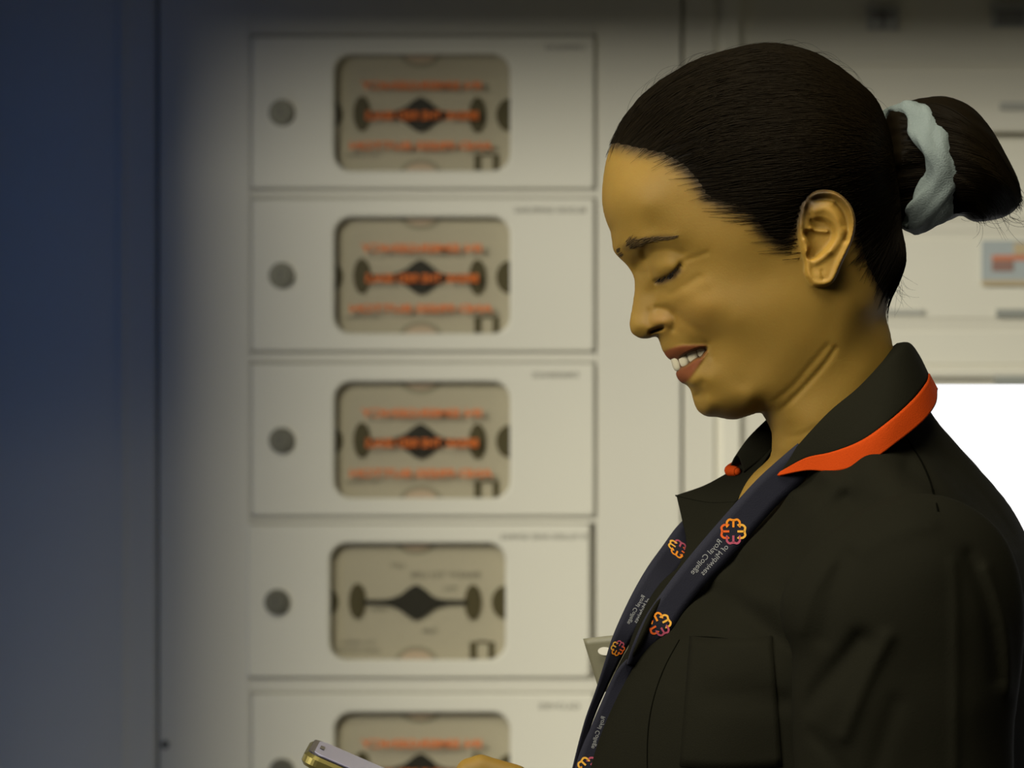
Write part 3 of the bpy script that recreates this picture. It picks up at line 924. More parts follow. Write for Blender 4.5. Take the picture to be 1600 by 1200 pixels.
# far lapel with its pointed tip, its dark facing and the front edge that runs down from it
LP = [
 [(1216,688,-40),(1178,746,-10),(1152,782,0),(1150,785,0),(1122,825,8),(1090,868,15),(1062,895,20),(1045,914,22)],
 [(1202,702,-52),(1143,750,-40),(1110,783,-30),(1108,787,-30),(1098,828,-15),(1078,870,0),(1056,893,12),(1043,910,18)],
 [(1152,730,-56),(1104,758,-64),(1059,774,-66),(1058,777,-66),(1066,812,-45),(1073,850,-20),(1062,884,0),(1042,907,15)]]
lap = sheet('lapel', loft([[M3(*p) for p in r] for r in LP], 8, 8), 2.5*S, M_tunic, tunic)
LF = [
 [(1218,684,-44),(1180,742,-14),(1154,780,-4),(1124,823,4),(1092,866,11),(1064,893,16),(1046,912,18)],
 [(1250,690,-60),(1215,765,-40),(1188,805,-30),(1150,855,-20),(1112,895,-8),(1082,918,2),(1058,935,8)]]
sheet('lapel_facing', loft([[M3(*p) for p in r] for r in LF], 4, 8), 2.0*S, M_tunic, tunic)
PK = [(1060,893,90),(1044,912,92),(1028,935,95),(1013,962,98),(1001,990,100),(990,1014,96),(979,1038,90)]
rw = []
for i, (x, y, D) in enumerate(PK):
    w = [4, 8, 9, 9, 9, 7, 3][i]
    rw.append([M3(x-w, y-w*.45, D*0.55), M3(x, y, D), M3(x+w*.8, y+w*.5, D*1.0)])
rw = np.array(rw).transpose(1, 0, 2)
sheet('placket', loft(rw, 6, 8), 2.5*S, M_tunic, tunic)

# trousers and shoes below the frame
M_trou = plain('trouser_cloth', (0.014, 0.014, 0.016), 0.85, 0.12, bump=0.3, bscale=900)
M_shoe = plain('shoe_leather', (0.01, 0.01, 0.01), 0.4, 0.4)
def ring(cx, cy, cz, rx, ry, n=28):
    return [(cx+rx*math.cos(a), cy+ry*math.sin(a), cz) for a in np.linspace(0, 2*math.pi, n, endpoint=False)]
tparts = []
for sg in (-1, 1):
    prof = [(0.165, 0.02, 0.99, 0.145, 0.11), (0.165, 0.075, 0.90, 0.140, 0.10), (0.165, 0.09, 0.80, 0.105, 0.09), (0.16, 0.10, 0.62, 0.085, 0.078), (0.165, 0.105, 0.48, 0.072, 0.068), (0.175, 0.11, 0.30, 0.068, 0.062), (0.18, 0.11, 0.10, 0.064, 0.058), (0.18, 0.11, 0.045, 0.064, 0.058)]
    pp = catmull(prof, 5); R = [ring(p[0], sg*p[1], p[2], p[3], p[4]) for p in pp]
    V = np.array(R).reshape(-1, 3); n = 28; m = len(pp)
    q = np.array([(i*n+k, i*n+(k+1) % n, (i+1)*n+(k+1) % n, (i+1)*n+k) for i in range(m-1) for k in range(n)])
    tparts.append((V, q))
v, q = join(tparts); mesh_np('trousers', v, q, M_trou, person)
for sg in (-1, 1):
    sec = [(0.245, 0.030, 0.028, 0.045), (0.22, 0.036, 0.042, 0.06), (0.16, 0.040, 0.036, 0.085), (0.10, 0.036, 0.036, 0.075), (0.04, 0.030, 0.045, 0.05), (-0.01, 0.022, 0.04, 0.036), (-0.025, 0.012, 0.02, 0.022)]
    pp = catmull(sec, 5); V = []
    for x, hc, rw_, top in pp:
        for a in np.linspace(0, 2*math.pi, 20, endpoint=False):
            z = top/2+top/2*math.sin(a); V.append((x, sg*0.11+rw_*math.cos(a)*(1.0 if math.sin(a) < 0 else 0.85), max(0.0, z)))
    n = 20; m = len(pp)
    q = [(i*n+k, (i+1)*n+k, (i+1)*n+(k+1) % n, i*n+(k+1) % n) for i in range(m-1) for k in range(n)]
    q += [tuple(range(n)), tuple(range((m-1)*n+n-1, (m-1)*n-1, -1))]
    mesh_np('shoe', V, [tuple(f) for f in q], M_shoe, person)

# ------------------------------------------------------------------ trunk, arms and hands (skin)
gu, gy, gv, gs = (624, 1560), (-470, 470), (800, 1480), 4
GU = np.arange(*gu, gs, dtype=float); GY = np.arange(*gy, gs, dtype=float); GV = np.arange(*gv, gs, dtype=float)
FB_ = np.full((len(GU), len(GY), len(GV)), 60, np.float32)
def cone(a, b, ra, rb, k=7):
    a = np.array(a, float); b = np.array(b, float)
    r = max(ra, rb)+20
    lo = np.minimum(a, b)-r; hi = np.maximum(a, b)+r
    i0, i1 = np.searchsorted(GU, [lo[0], hi[0]]); j0, j1 = np.searchsorted(GY, [lo[1], hi[1]]); l0, l1 = np.searchsorted(GV, [lo[2], hi[2]])
    if i1 <= i0 or j1 <= j0 or l1 <= l0: return
    X, Y, Z = np.meshgrid(GU[i0:i1], GY[j0:j1], GV[l0:l1], indexing='ij')
    dvec = b-a; L = dvec@dvec+1e-9
    t = np.clip(((X-a[0])*dvec[0]+(Y-a[1])*dvec[1]+(Z-a[2])*dvec[2])/L, 0, 1)
    dist = np.sqrt((X-a[0]-t*dvec[0])**2+(Y-a[1]-t*dvec[1])**2+(Z-a[2]-t*dvec[2])**2)-(ra+t*(rb-ra))
    sub = FB_[i0:i1, j0:j1, l0:l1]
    FB_[i0:i1, j0:j1, l0:l1] = smin(sub, dist.astype(np.float32), k)
cone((1300,-40,960), (1300,40,960), 100, 100, 20)
cone((1280,-60,1150), (1280,60,1150), 120, 120, 20)
cone((1270,-60,1380), (1270,60,1380), 120, 120, 20)
for sg in (-1, 1):
    cone((1380, sg*150, 960), (1400, sg*340, 960), 70, 70, 20)
    cone((1400, sg*360, 960), (1390, sg*375, 1360), 72, 62, 20)
def chain(pts, k=5):
    for i in range(len(pts)-1):
        cone(pts[i][:3], pts[i+1][:3], pts[i][3], pts[i+1][3], k)
# near arm: forearm, palm, bent index finger tapping the screen
chain([(1390,-375,1360,62),(1380,-385,1395,60),(1160,-352,1360,52),(1010,-255,1320,42),(935,-135,1286,35)], 12)
chain([(935,-135,1286,35),(895,-88,1262,33)], 10)
cone((925,-92,1275), (822,-88,1222), 28, 21, 8); cone((925,-70,1280), (818,-62,1226), 28, 21, 8); cone((925,-50,1288), (822,-38,1238), 27, 19, 8); cone((930,-40,1300), (832,-18,1256), 24, 17, 8)
chain([(806,-92,1206,22),(752,-88,1190,21),(734,-86,1194,19),(706,-78,1232,15.5),(692,-72,1252,13)], 3)
chain([(812,-64,1226,19),(752,-58,1218,18),(738,-54,1238,17),(752,-50,1268,15),(768,-48,1280,13)], 3)
chain([(818,-38,1238,18),(764,-30,1234,17),(756,-27,1256,16),(776,-26,1284,14),(790,-26,1292,12)], 3)
chain([(828,-16,1256,16),(784,-6,1256,15),(780,-5,1276,14),(798,-6,1296,12)], 3)
chain([(915,-112,1290,24),(860,-118,1272,20),(812,-112,1270,17),(780,-104,1268,15)], 5)
# far arm: hand under the phone, fingers over its near edge
chain([(1390,375,1360,62),(1380,385,1395,60),(1160,352,1420,50),(1010,260,1410,42),(940,150,1388,35)], 12)
chain([(940,150,1388,35),(905,98,1374,33)], 10)
for f, (ux, rr) in enumerate([(735, 17), (772, 18), (808, 17.5), (842, 15)]):
    cone((925,90-10*f,1378), (ux+45, 55, 1340+f*9), 27, 22, 8)
    b0 = 1280+(ux-735)*0.42
    chain([(ux+45,55,1340+f*9,rr+2),(ux+20,-20,b0+58,rr),(ux+8,-72,b0+48,rr-1),(ux+2,-92,b0+22,rr-2.5),(ux,-86,b0+4,rr-4.5)][:5], 3)
chain([(915,120,1352,26),(850,140,1312,21),(800,132,1278,18),(768,104,1252,15)], 5)
vv_, q_ = surface_nets(FB_); del FB_
P = np.c_[gu[0]+vv_[:, 0]*gs, gy[0]+vv_[:, 1]*gs, gv[0]+vv_[:, 2]*gs]
P = smooth_verts(P, q_, 2)
cB = np.c_[np.tile(SKIN_C, (len(P), 1)), np.ones(len(P))]
nb = len(body_parts[0][0])
bvv = np.r_[body_parts[0][0], to_world(P)]; bqq = np.r_[body_parts[0][1], q_+nb]; bcc = np.r_[body_parts[0][2], cB]
mesh_np('body', bvv, bqq, M_skin, person, colors=bcc)

# ------------------------------------------------------------------ phone
M_ph = plain('phone_frame', (0.20, 0.165, 0.05), 0.3, 0.5, 0.8)
M_phb = plain('phone_black', (0.012, 0.010, 0.014), 0.25, 0.5)
M_scrn = plain('phone_screen', (0.20, 0.19, 0.27), 0.25, 0.5)
def rbox(cx, cz_, L, Wd, Hh, rc, bev, n=8):
    """rounded slab; long axis x, width y, height z -> verts, quads/ngons in local space"""
    out = []
    for sx, sy, a0 in ((1, 1, 0), (-1, 1, 90), (-1, -1, 180), (1, -1, 270)):
        for k in range(n+1):
            a = math.radians(a0+90*k/n); out.append((sx*(L/2-rc), sy*(Wd/2-rc), math.cos(a), math.sin(a)))
    lay = [(-Hh/2, -bev), (-Hh/2+bev, 0), (Hh/2-bev, 0), (Hh/2, -bev)]
    V = []
    for z, ins in lay:
        for bx, by_, c, s_ in out: V.append((bx+(rc+ins)*c, by_+(rc+ins)*s_, z))
    m = len(out); F_ = []
    for i in range(3):
        for k in range(m): F_.append((i*m+k, i*m+(k+1) % m, (i+1)*m+(k+1) % m, (i+1)*m+k))
    F_.append(tuple(range(m-1, -1, -1))); F_.append(tuple(range(3*m, 4*m)))
    return np.array(V), F_
ph_c = np.array([(653-800)*S, 0.008, ZC+(600-1252)*S]); ang = math.radians(23.5)
phone = empty('phone', ph_c, 'smartphone in a gold coloured case, tilted, in her hands at the bottom edge', 'phone')
Rm = np.array([[math.cos(ang), 0, math.sin(ang)], [0, 1, 0], [-math.sin(ang), 0, math.cos(ang)]])
def ph_part(name, L, Wd, Hh, rc, bev, off, mat, par):
    V, F_ = rbox(0, 0, L, Wd, Hh, rc, bev)
    V = (V+np.array(off))@Rm.T+ph_c
    return mesh_np(name, V, F_, mat, par, smooth=False)
ph_part('case', 0.154, 0.076, 0.0085, 0.010, 0.0022, (0, 0, 0), M_ph, phone)
ph_part('bezel', 0.150, 0.072, 0.001, 0.009, 0.0003, (0, 0, 0.0046), M_phb, phone)
ph_part('screen', 0.143, 0.066, 0.0006, 0.007, 0.0002, (0.0, 0, 0.0053), M_scrn, phone)
ph_part('speaker', 0.003, 0.016, 0.0004, 0.0014, 0.0001, (-0.068, 0, 0.0058), M_phb, phone)

# ------------------------------------------------------------------ lanyard
M_lan = plain('lanyard_ribbon', (0.009, 0.009, 0.0145), 0.75, 0.1, bump=0.3, bscale=1800)
M_txt = plain('lanyard_print_grey', (0.17, 0.17, 0.17), 0.7, 0.2)
LOGO = {'o': (0.50, 0.16, 0.008), 'y': (0.50, 0.25, 0.03), 'p': (0.26, 0.045, 0.075), 'r': (0.45, 0.07, 0.008)}
M_logo = {k: plain('lanyard_print_'+n, LOGO[k], 0.7, 0.2) for k, n in (('o', 'orange'), ('y', 'amber'), ('p', 'pink'), ('r', 'red'))}
lany = empty('lanyard', (0.14, -0.02, 1.35), 'navy blue lanyard with orange and pink flower logos round her neck', 'lanyard')
def text_flat(s, size, bold=0.0):
    c = bpy.data.curves.new('t', 'FONT'); c.body = s; c.size = size; c.offset = bold; c.align_x = 'LEFT'
    o = bpy.data.objects.new('t', c); COL.objects.link(o)
    bpy.context.view_layer.update()
    me = bpy.data.meshes.new_from_object(o.evaluated_get(bpy.context.evaluated_depsgraph_get()))
    V = np.array([tuple(v.co) for v in me.vertices]) if len(me.vertices) else np.zeros((0, 3))
    F_ = [tuple(p.vertices) for p in me.polygons]
    bpy.data.objects.remove(o, do_unlink=True); bpy.data.curves.remove(c); bpy.data.meshes.remove(me)
    return V, F_
class Ribbon:
    """photo points (x, y, D, width px, twist) -> strap mesh and a frame to print on"""
    def __init__(self, pts, name, parent, th=2.0):
        P = catmull(pts, 8)
        C = np.array([M3(x, y, D) for x, y, D, w, tw in P])
        T = np.gradient(C, axis=0); T /= np.linalg.norm(T, axis=1, keepdims=True)
        view = np.array([0, -1.0, 0])
        # across vector, turned about the tangent by twist (radians)
        A = -np.cross(view, T); A /= np.linalg.norm(A, axis=1, keepdims=True)     # towards the left edge when the strap runs down
        N = np.cross(T, A)
        N *= np.sign((N@view))[:, None]
        tw = P[:, 4]
        self.A = A*np.cos(tw)[:, None]+N*np.sin(tw)[:, None]
        self.N = np.cross(T, self.A); self.N *= np.sign((self.N*N).sum(1))[:, None]
        self.C = C; self.T = T; self.w = P[:, 3]*S/np.maximum(np.cos(tw), 0.3)
        self.s = np.r_[0, np.cumsum(np.linalg.norm(np.diff(C, axis=0), axis=1))]
        G = np.stack([C+self.A*(self.w*k)[:, None] for k in (0.5, 0.25, 0, -0.25, -0.5)], 0)
        self.o = sheet(name, G, th*S, M_lan, parent)
        self.th = th
    def at(self, s, t, h):
        f = lambda M: np.stack([np.interp(s, self.s, M[:, k]) for k in range(3)], -1)
        return f(self.C)+f(self.A)*t[..., None]+f(self.N)*h
    def s_of(self, px, py):
        best = None
        for i, c in enumerate(self.C):
            k = (CAMD+c[1])/CAMD; x = 800+c[0]/k/S; y = 600-(c[2]-ZC)/k/S
            d_ = (x-px)**2+(y-py)**2
            if best is None or d_ < best[0]: best = (d_, i)
        return self.s[best[1]]
    def text(self, lines, s0, size, t0, gap):
        V = []; F_ = []; n = 0
        for i, l in enumerate(lines):
            v, f = text_flat(l, size)
            if not len(v): continue
            p = self.at(s0+v[:, 0], t0-i*gap+v[:, 1], (self.th*0.5+0.5)*S)
            V.append(p); F_ += [tuple(a+n for a in x) for x in f]; n += len(v)
        mesh_np('lettering', np.concatenate(V), F_, M_txt, self.o, smooth=False)
    def logo(self, s0, t0, r, rot=0.0, flip=1):
        for key, a0 in (('o', 90), ('y', 0), ('p', -90), ('r', 180)):
            V = []; Q_ = []
            def stroke2(pts, w):
                P = catmull(pts, 5); T = np.gradient(P, axis=0); T /= np.linalg.norm(T, axis=1, keepdims=True)+1e-9
                Nn = np.c_[-T[:, 1], T[:, 0]]
                n0 = len(V)
                for p_, n_ in zip(P, Nn): V.append(p_+n_*w/2); V.append(p_-n_*w/2)
                for i in range(len(P)-1): Q_.append((n0+2*i, n0+2*i+1, n0+2*i+3, n0+2*i+2))
            stroke2([(0.34,-0.46),(0.42,-0.5),(0.74,-0.5),(0.93,-0.32),(0.90,-0.12),(0.88,0.0),(0.90,0.12),(0.93,0.32),(0.74,0.5),(0.42,0.5),(0.34,0.46)], 0.17)
            stroke2([(0.88,0.0),(0.6,0.0),(0.32,0.0)], 0.17)
            a = math.radians(a0)+rot
            v = np.array(V)@np.array([[math.cos(a), math.sin(a)], [-math.sin(a), math.cos(a)]])*r
            # image axes (x right, y up) -> strap axes
            i = int(np.argmin(np.abs(self.s-s0))); T = self.T[i]; A = self.A[i]
            ex = np.array([1.0, 0, 0]); ez = np.array([0, 0, 1.0])
            s_ = v[:, 0]*(T@ex)+v[:, 1]*(T@ez); t_ = v[:, 0]*(A@ex)+v[:, 1]*(A@ez)
            mesh_np('flower_logo', self.at(s0+s_, t0+t_, (self.th*0.5+0.6)*S), Q_, M_logo[key], self.o, smooth=False)
near = Ribbon([(1262,706,112,40,0),(1236,735,108,50,0),(1200,768,98,50,0),(1160,812,92,50,0),(1120,858,92,50,0),(1085,897,96,46,0),(1055,935,98,44,0),(1028,974,98,44,0),(1006,1010,92,34,0.5),(990,1040,86,22,0.9)], 'strap', lany)
near.logo(near.s_of(1146,826), -0.0005, 19.5*S)
near.text(['Royal College', 'of Midwives'], near.s_of(1128,848)-0.000, 12.2*S, 1.0*S, 13*S)
near.logo(near.s_of(1030,972), -0.001, 18*S, 0.5)
near2 = Ribbon([(986,1034,86,16,0.3),(974,1054,84,24,0.2),(962,1082,80,28,0),(950,1112,76,30,0),(938,1145,72,34,0),(927,1175,70,38,0),(915,1215,68,40,0),(905,1260,68,40,0)], 'strap', lany)
near2.text(['Royal College', 'of Midwives'], near2.s_of(946,1122), 9.5*S, 1*S, 10.5*S)
near2.logo(near2.s_of(918,1198), 0.0, 17*S, 2.4)
far = Ribbon([(1098,812,-75,40,0),(1076,836,-72,46,0.0),(1054,866,-48,46,0),(1030,898,-14,44,0),(1008,932,6,40,0),(987,968,10,34,0),(969,1003,12,28,0.3),(953,1042,10,20,0.5),(937,1082,4,14,0.6),(922,1120,0,12,0.6),(910,1160,-4,11,0.6),(899,1205,-6,11,0.6),(888,1255,-6,12,0.6)], 'strap', lany)
far.logo(far.s_of(1056,858), 0.0, 18*S, 2.6)
far.text(['Royal College', 'of Midwives'], far.s_of(1010,934), 9*S, 0*S, 9.5*S)
far.logo(far.s_of(964,1010), 0.0, 12*S, 2.6)

# grey card and its little clip behind the straps
M_card = plain('grey_card', (0.085, 0.078, 0.048), 0.5, 0.3)
M_white = plain('white_card_spot', (0.35, 0.33, 0.28), 0.5, 0.3)
M_clip = plain('black_clip', (0.012, 0.012, 0.012), 0.4, 0.4)
cc0 = M3(955, 1035, -55)
card = empty('name_card', cc0, 'blank grey card with a white oval, sticking out behind the lanyard at her chest', 'card')
cp = [M3(911,998,-62), M3(985,990,-40), M3(1000,1075,-40), M3(937,1082,-60)]
g = np.array([[cp[0]*(1-t)*(1-s)+cp[1]*t*(1-s)+cp[3]*(1-t)*s+cp[2]*t*s for t in np.linspace(0, 1, 9)] for s in np.linspace(0, 1, 9)])
g[:, :, 1] += 0.0012*np.sin(np.linspace(0, math.pi, 9))[None, :]
sheet('card_plate', g, 2.0*S, M_card, card)
V = []; ctr = M3(945,1017,-51.5)
for a in np.linspace(0, 2*math.pi, 24, endpoint=False): V.append(ctr+np.array([11*S*math.cos(a), -0.0022-0.006*math.cos(a)*0.25, 6.5*S*math.sin(a)]))
mesh_np('white_spot', V, [tuple(range(24))], M_white, card, smooth=False)
v, q = superblob(M3(972,976,-10), (3*S, 0, 0), (0, 4*S, 0), (0, 0, 7*S), 0.6); mesh_np('clip', v, q, M_clip, card)

# ------------------------------------------------------------------ the room
YW = 1.2
M_wall = plain('painted_wall', (0.62, 0.60, 0.52), 0.7, 0.2, bump=0.1, bscale=200, var=0.03, vscale=2)
M_room = plain('dark_room_paint', (0.14, 0.14, 0.13), 0.8, 0.1, var=0.05, vscale=2)
M_panel = plain('cabinet_laminate', (0.68, 0.655, 0.56), 0.45, 0.3, var=0.02, vscale=3)
M_drawer = plain('drawer_front', (0.73, 0.705, 0.60), 0.4, 0.3, var=0.02, vscale=4)
M_gap = plain('shadow_gap', (0.10, 0.10, 0.09), 0.8, 0.1)
M_floor = plain('vinyl_floor', (0.12, 0.115, 0.10), 0.4, 0.3, var=0.06, vscale=5)
M_ceil = plain('ceiling_board', (0.2, 0.2, 0.19), 0.8, 0.1)
M_topblock = plain('top_blocker_paint', (0.12, 0.12, 0.11), 0.8, 0.1)  # for the added blocker above the cabinets
M_blue = plain('blue_blocker_paint', (0.02, 0.06, 0.20), 0.6, 0.2)  # for the added blocker at the left
M_steel = plain('lock_metal', (0.16, 0.155, 0.12), 0.45, 0.5, 0.5)
M_cardb = plain('card_backing', (0.66, 0.62, 0.50), 0.7, 0.2)
M_dev = plain('dark_clip_print', (0.035, 0.034, 0.025), 0.5, 0.3)
M_oval = plain('olive_oval_print', (0.11, 0.095, 0.045), 0.5, 0.3)
M_pink = plain('pale_pink_print', (0.74, 0.60, 0.47), 0.6, 0.2)
M_ring = plain('grey_ring_print', (0.40, 0.375, 0.29), 0.6, 0.2)
M_org = plain('orange_print', (0.72, 0.17, 0.03), 0.6, 0.2)
M_grey = plain('grey_print', (0.17, 0.16, 0.13), 0.6, 0.2)
def box(x0, x1, y0, y1, z0, z1, bev=0.0):
    bm = bmesh.new(); bmesh.ops.create_cube(bm, size=1)
    for v in bm.verts: v.co = Vector(((x0+x1)/2+v.co.x*(x1-x0), (y0+y1)/2+v.co.y*(y1-y0), (z0+z1)/2+v.co.z*(z1-z0)))
    if bev: bmesh.ops.bevel(bm, geom=list(bm.edges), offset=bev, segments=3, affect='EDGES')
    return bm
def from_bm(name, bm, mat, parent=None, smooth=False):
    me = bpy.data.meshes.new(name); bm.to_mesh(me); bm.free(); return link(name, me, mat, parent, smooth)
def struct(name, b, mat): return tag(from_bm(name, box(*b), mat), kind='structure')
struct('floor', (-2.6, 2.4, -3.0, 1.42, -0.05, 0.0), M_floor)
struct('ceiling', (-2.6, 2.4, -3.0, 1.42, 2.8, 2.85), M_ceil)
struct('wall_back', (-2.6, 2.4, 1.34, 1.42, 0, 2.8), M_wall)
struct('wall_left', (-2.68, -2.6, -3.0, 1.42, 0, 2.8), M_room)
struct('wall_right', (2.4, 2.48, -3.0, 1.42, 0, 2.8), M_room)
# unseen light blockers, added to shade the wall's top and left side
struct('top_light_blocker', (-0.60, 2.4, 0.70, 1.34, 1.82, 2.8), M_topblock)
bm = bmesh.new()
vs = [bm.verts.new((x, y, z)) for z in (0, 2.8) for x, y in ((-0.450, 0.70), (-0.535, 1.21), (-0.60, 1.21), (-0.60, 0.70))]
for f in ((3,2,1,0),(4,5,6,7),(0,1,5,4),(1,2,6,5),(2,3,7,6),(3,0,4,7)): bm.faces.new([vs[i] for i in f])
tag(from_bm('left_light_blocker', bm, M_blue), kind='structure')
struct('trim_3', (-2.6, -0.60, 1.20, 1.34, 0, 2.8), M_wall)
KW = (CAMD+YW)/CAMD*S
def wx(px): return (px-800)*KW
def wz(py): return ZC+(600-py)*KW
# panelled front left of the drawers
pn = from_bm('wall_panel', box(-0.545, wx(244), YW+0.002, 1.34, 0.0, 1.82, 0.002), M_panel)
tag(pn, 'plain tall side panel at the far left, in blue shade, left of the dark joint', 'wall panel')
from_bm('edge_strip', box(wx(186), wx(196), YW-0.001, YW+0.003, 0.0, 1.818), M_panel, pn)
from_bm('joint', box(wx(244), wx(249), YW+0.012, 1.33, 0.0, 1.818), M_gap, pn)

def loop_rr(x0, x1, z0, z1, r, n=8):
    P = []
    for cx, cz, a0 in ((x1-r, z1-r, 0), (x0+r, z1-r, 90), (x0+r, z0+r, 180), (x1-r, z0+r, 270)):
        for k in range(n+1):
            a = math.radians(a0+90*k/n); P.append((cx+r*math.cos(a), cz+r*math.sin(a)))
    return P
def frame_plate(name, x0, x1, z0, z1, r, hx0, hx1, hz0, hz1, hr, yf, yb, bev, mat, parent):
    """plate with a rounded hole, bevelled outside and inside; faces -Y at yf"""
    loops = [(loop_rr(x0, x1, z0, z1, r), yb), (loop_rr(x0, x1, z0, z1, r), yf+bev), (loop_rr(x0+bev, x1-bev, z0+bev, z1-bev, r), yf),
             (loop_rr(hx0-bev, hx1+bev, hz0-bev, hz1+bev, hr+bev), yf), (loop_rr(hx0, hx1, hz0, hz1, hr), yf+bev), (loop_rr(hx0, hx1, hz0, hz1, hr), yb)]
    V = []; F_ = []; m = len(loops[0][0])
    for L, y in loops: V += [(x, y, z) for x, z in L]
    for i in range(len(loops)-1):
        for k in range(m): F_.append((i*m+k, i*m+(k+1) % m, (i+1)*m+(k+1) % m, (i+1)*m+k))
    i = len(loops)-1
    for k in range(m): F_.append((i*m+k, i*m+(k+1) % m, (k+1) % m, k))
    return mesh_np(name, V, F_, mat, parent, smooth=False)
def flat_shape(pts, y, t=0.0012):
    """extruded flat outline, front at y"""
    n = len(pts); V = [(x, y, z) for x, z in pts]+[(x, y+t, z) for x, z in pts]
    F_ = [tuple(range(n)), tuple(range(2*n-1, n-1, -1))]+[(k, k+n, (k+1) % n+n, (k+1) % n) for k in range(n)]
    return V, F_
def multi(name, shapes, mat, parent):
    V = []; F_ = []
    for v, f in shapes:
        n = len(V); V += v; F_ += [tuple(a+n for a in x) for x in f]
    return mesh_np(name, V, F_, mat, parent, smooth=False)
def ell(cx, cz, rx, rz, a0=0, a1=360, n=28):
    return [(cx+rx*math.cos(math.radians(a)), cz+rz*math.sin(math.radians(a))) for a in np.linspace(a0, a1, n, endpoint=(a1-a0 < 360))]
def clip_poly(P, x0, x1, z0, z1):
    for ax, lim, sg in ((0, x0, 1), (0, x1, -1), (1, z0, 1), (1, z1, -1)):
        out = []
        for i in range(len(P)):
            a, b = P[i-1], P[i]
            ia, ib = sg*(a[ax]-lim) >= 0, sg*(b[ax]-lim) >= 0
            if ia != ib:
                t = (lim-a[ax])/(b[ax]-a[ax]); out.append((a[0]+t*(b[0]-a[0]), a[1]+t*(b[1]-a[1])))
            if ib: out.append(b)
        P = out
        if not P: break
    return P
def mirror_text(name, s, x_left, x_right, zc, hgt, y, mat, parent, bold=0.0):
    """mirror-written lettering fitted between x_left and x_right, cap height hgt"""
    V, F_ = text_flat(s, 1.0, bold)
    w = V[:, 0].max()-V[:, 0].min(); h = V[:, 1].max()-V[:, 1].min()
    x = x_right-(V[:, 0]-V[:, 0].min())/w*(x_right-x_left); z = zc+((V[:, 1]-V[:, 1].min())/h-0.5)*hgt
    return mesh_np(name, np.c_[x, np.full(len(x), y), z], F_, mat, parent, smooth=False)

def make_glass():
    m = bpy.data.materials.new('window_plastic'); m.use_nodes = True; nt = m.node_tree
    for n in list(nt.nodes): nt.nodes.remove(n)
    out = nt.nodes.new('ShaderNodeOutputMaterial'); tr = nt.nodes.new('ShaderNodeBsdfTransparent'); gl = nt.nodes.new('ShaderNodeBsdfGlossy'); mx = nt.nodes.new('ShaderNodeMixShader')
    tr.inputs[0].default_value = (0.93, 0.92, 0.89, 1); gl.inputs['Roughness'].default_value = 0.15; mx.inputs[0].default_value = 0.04
    nt.links.new(tr.outputs[0], mx.inputs[1]); nt.links.new(gl.outputs[0], mx.inputs[2]); nt.links.new(mx.outputs[0], out.inputs[0])
    return m
M_glass = make_glass()

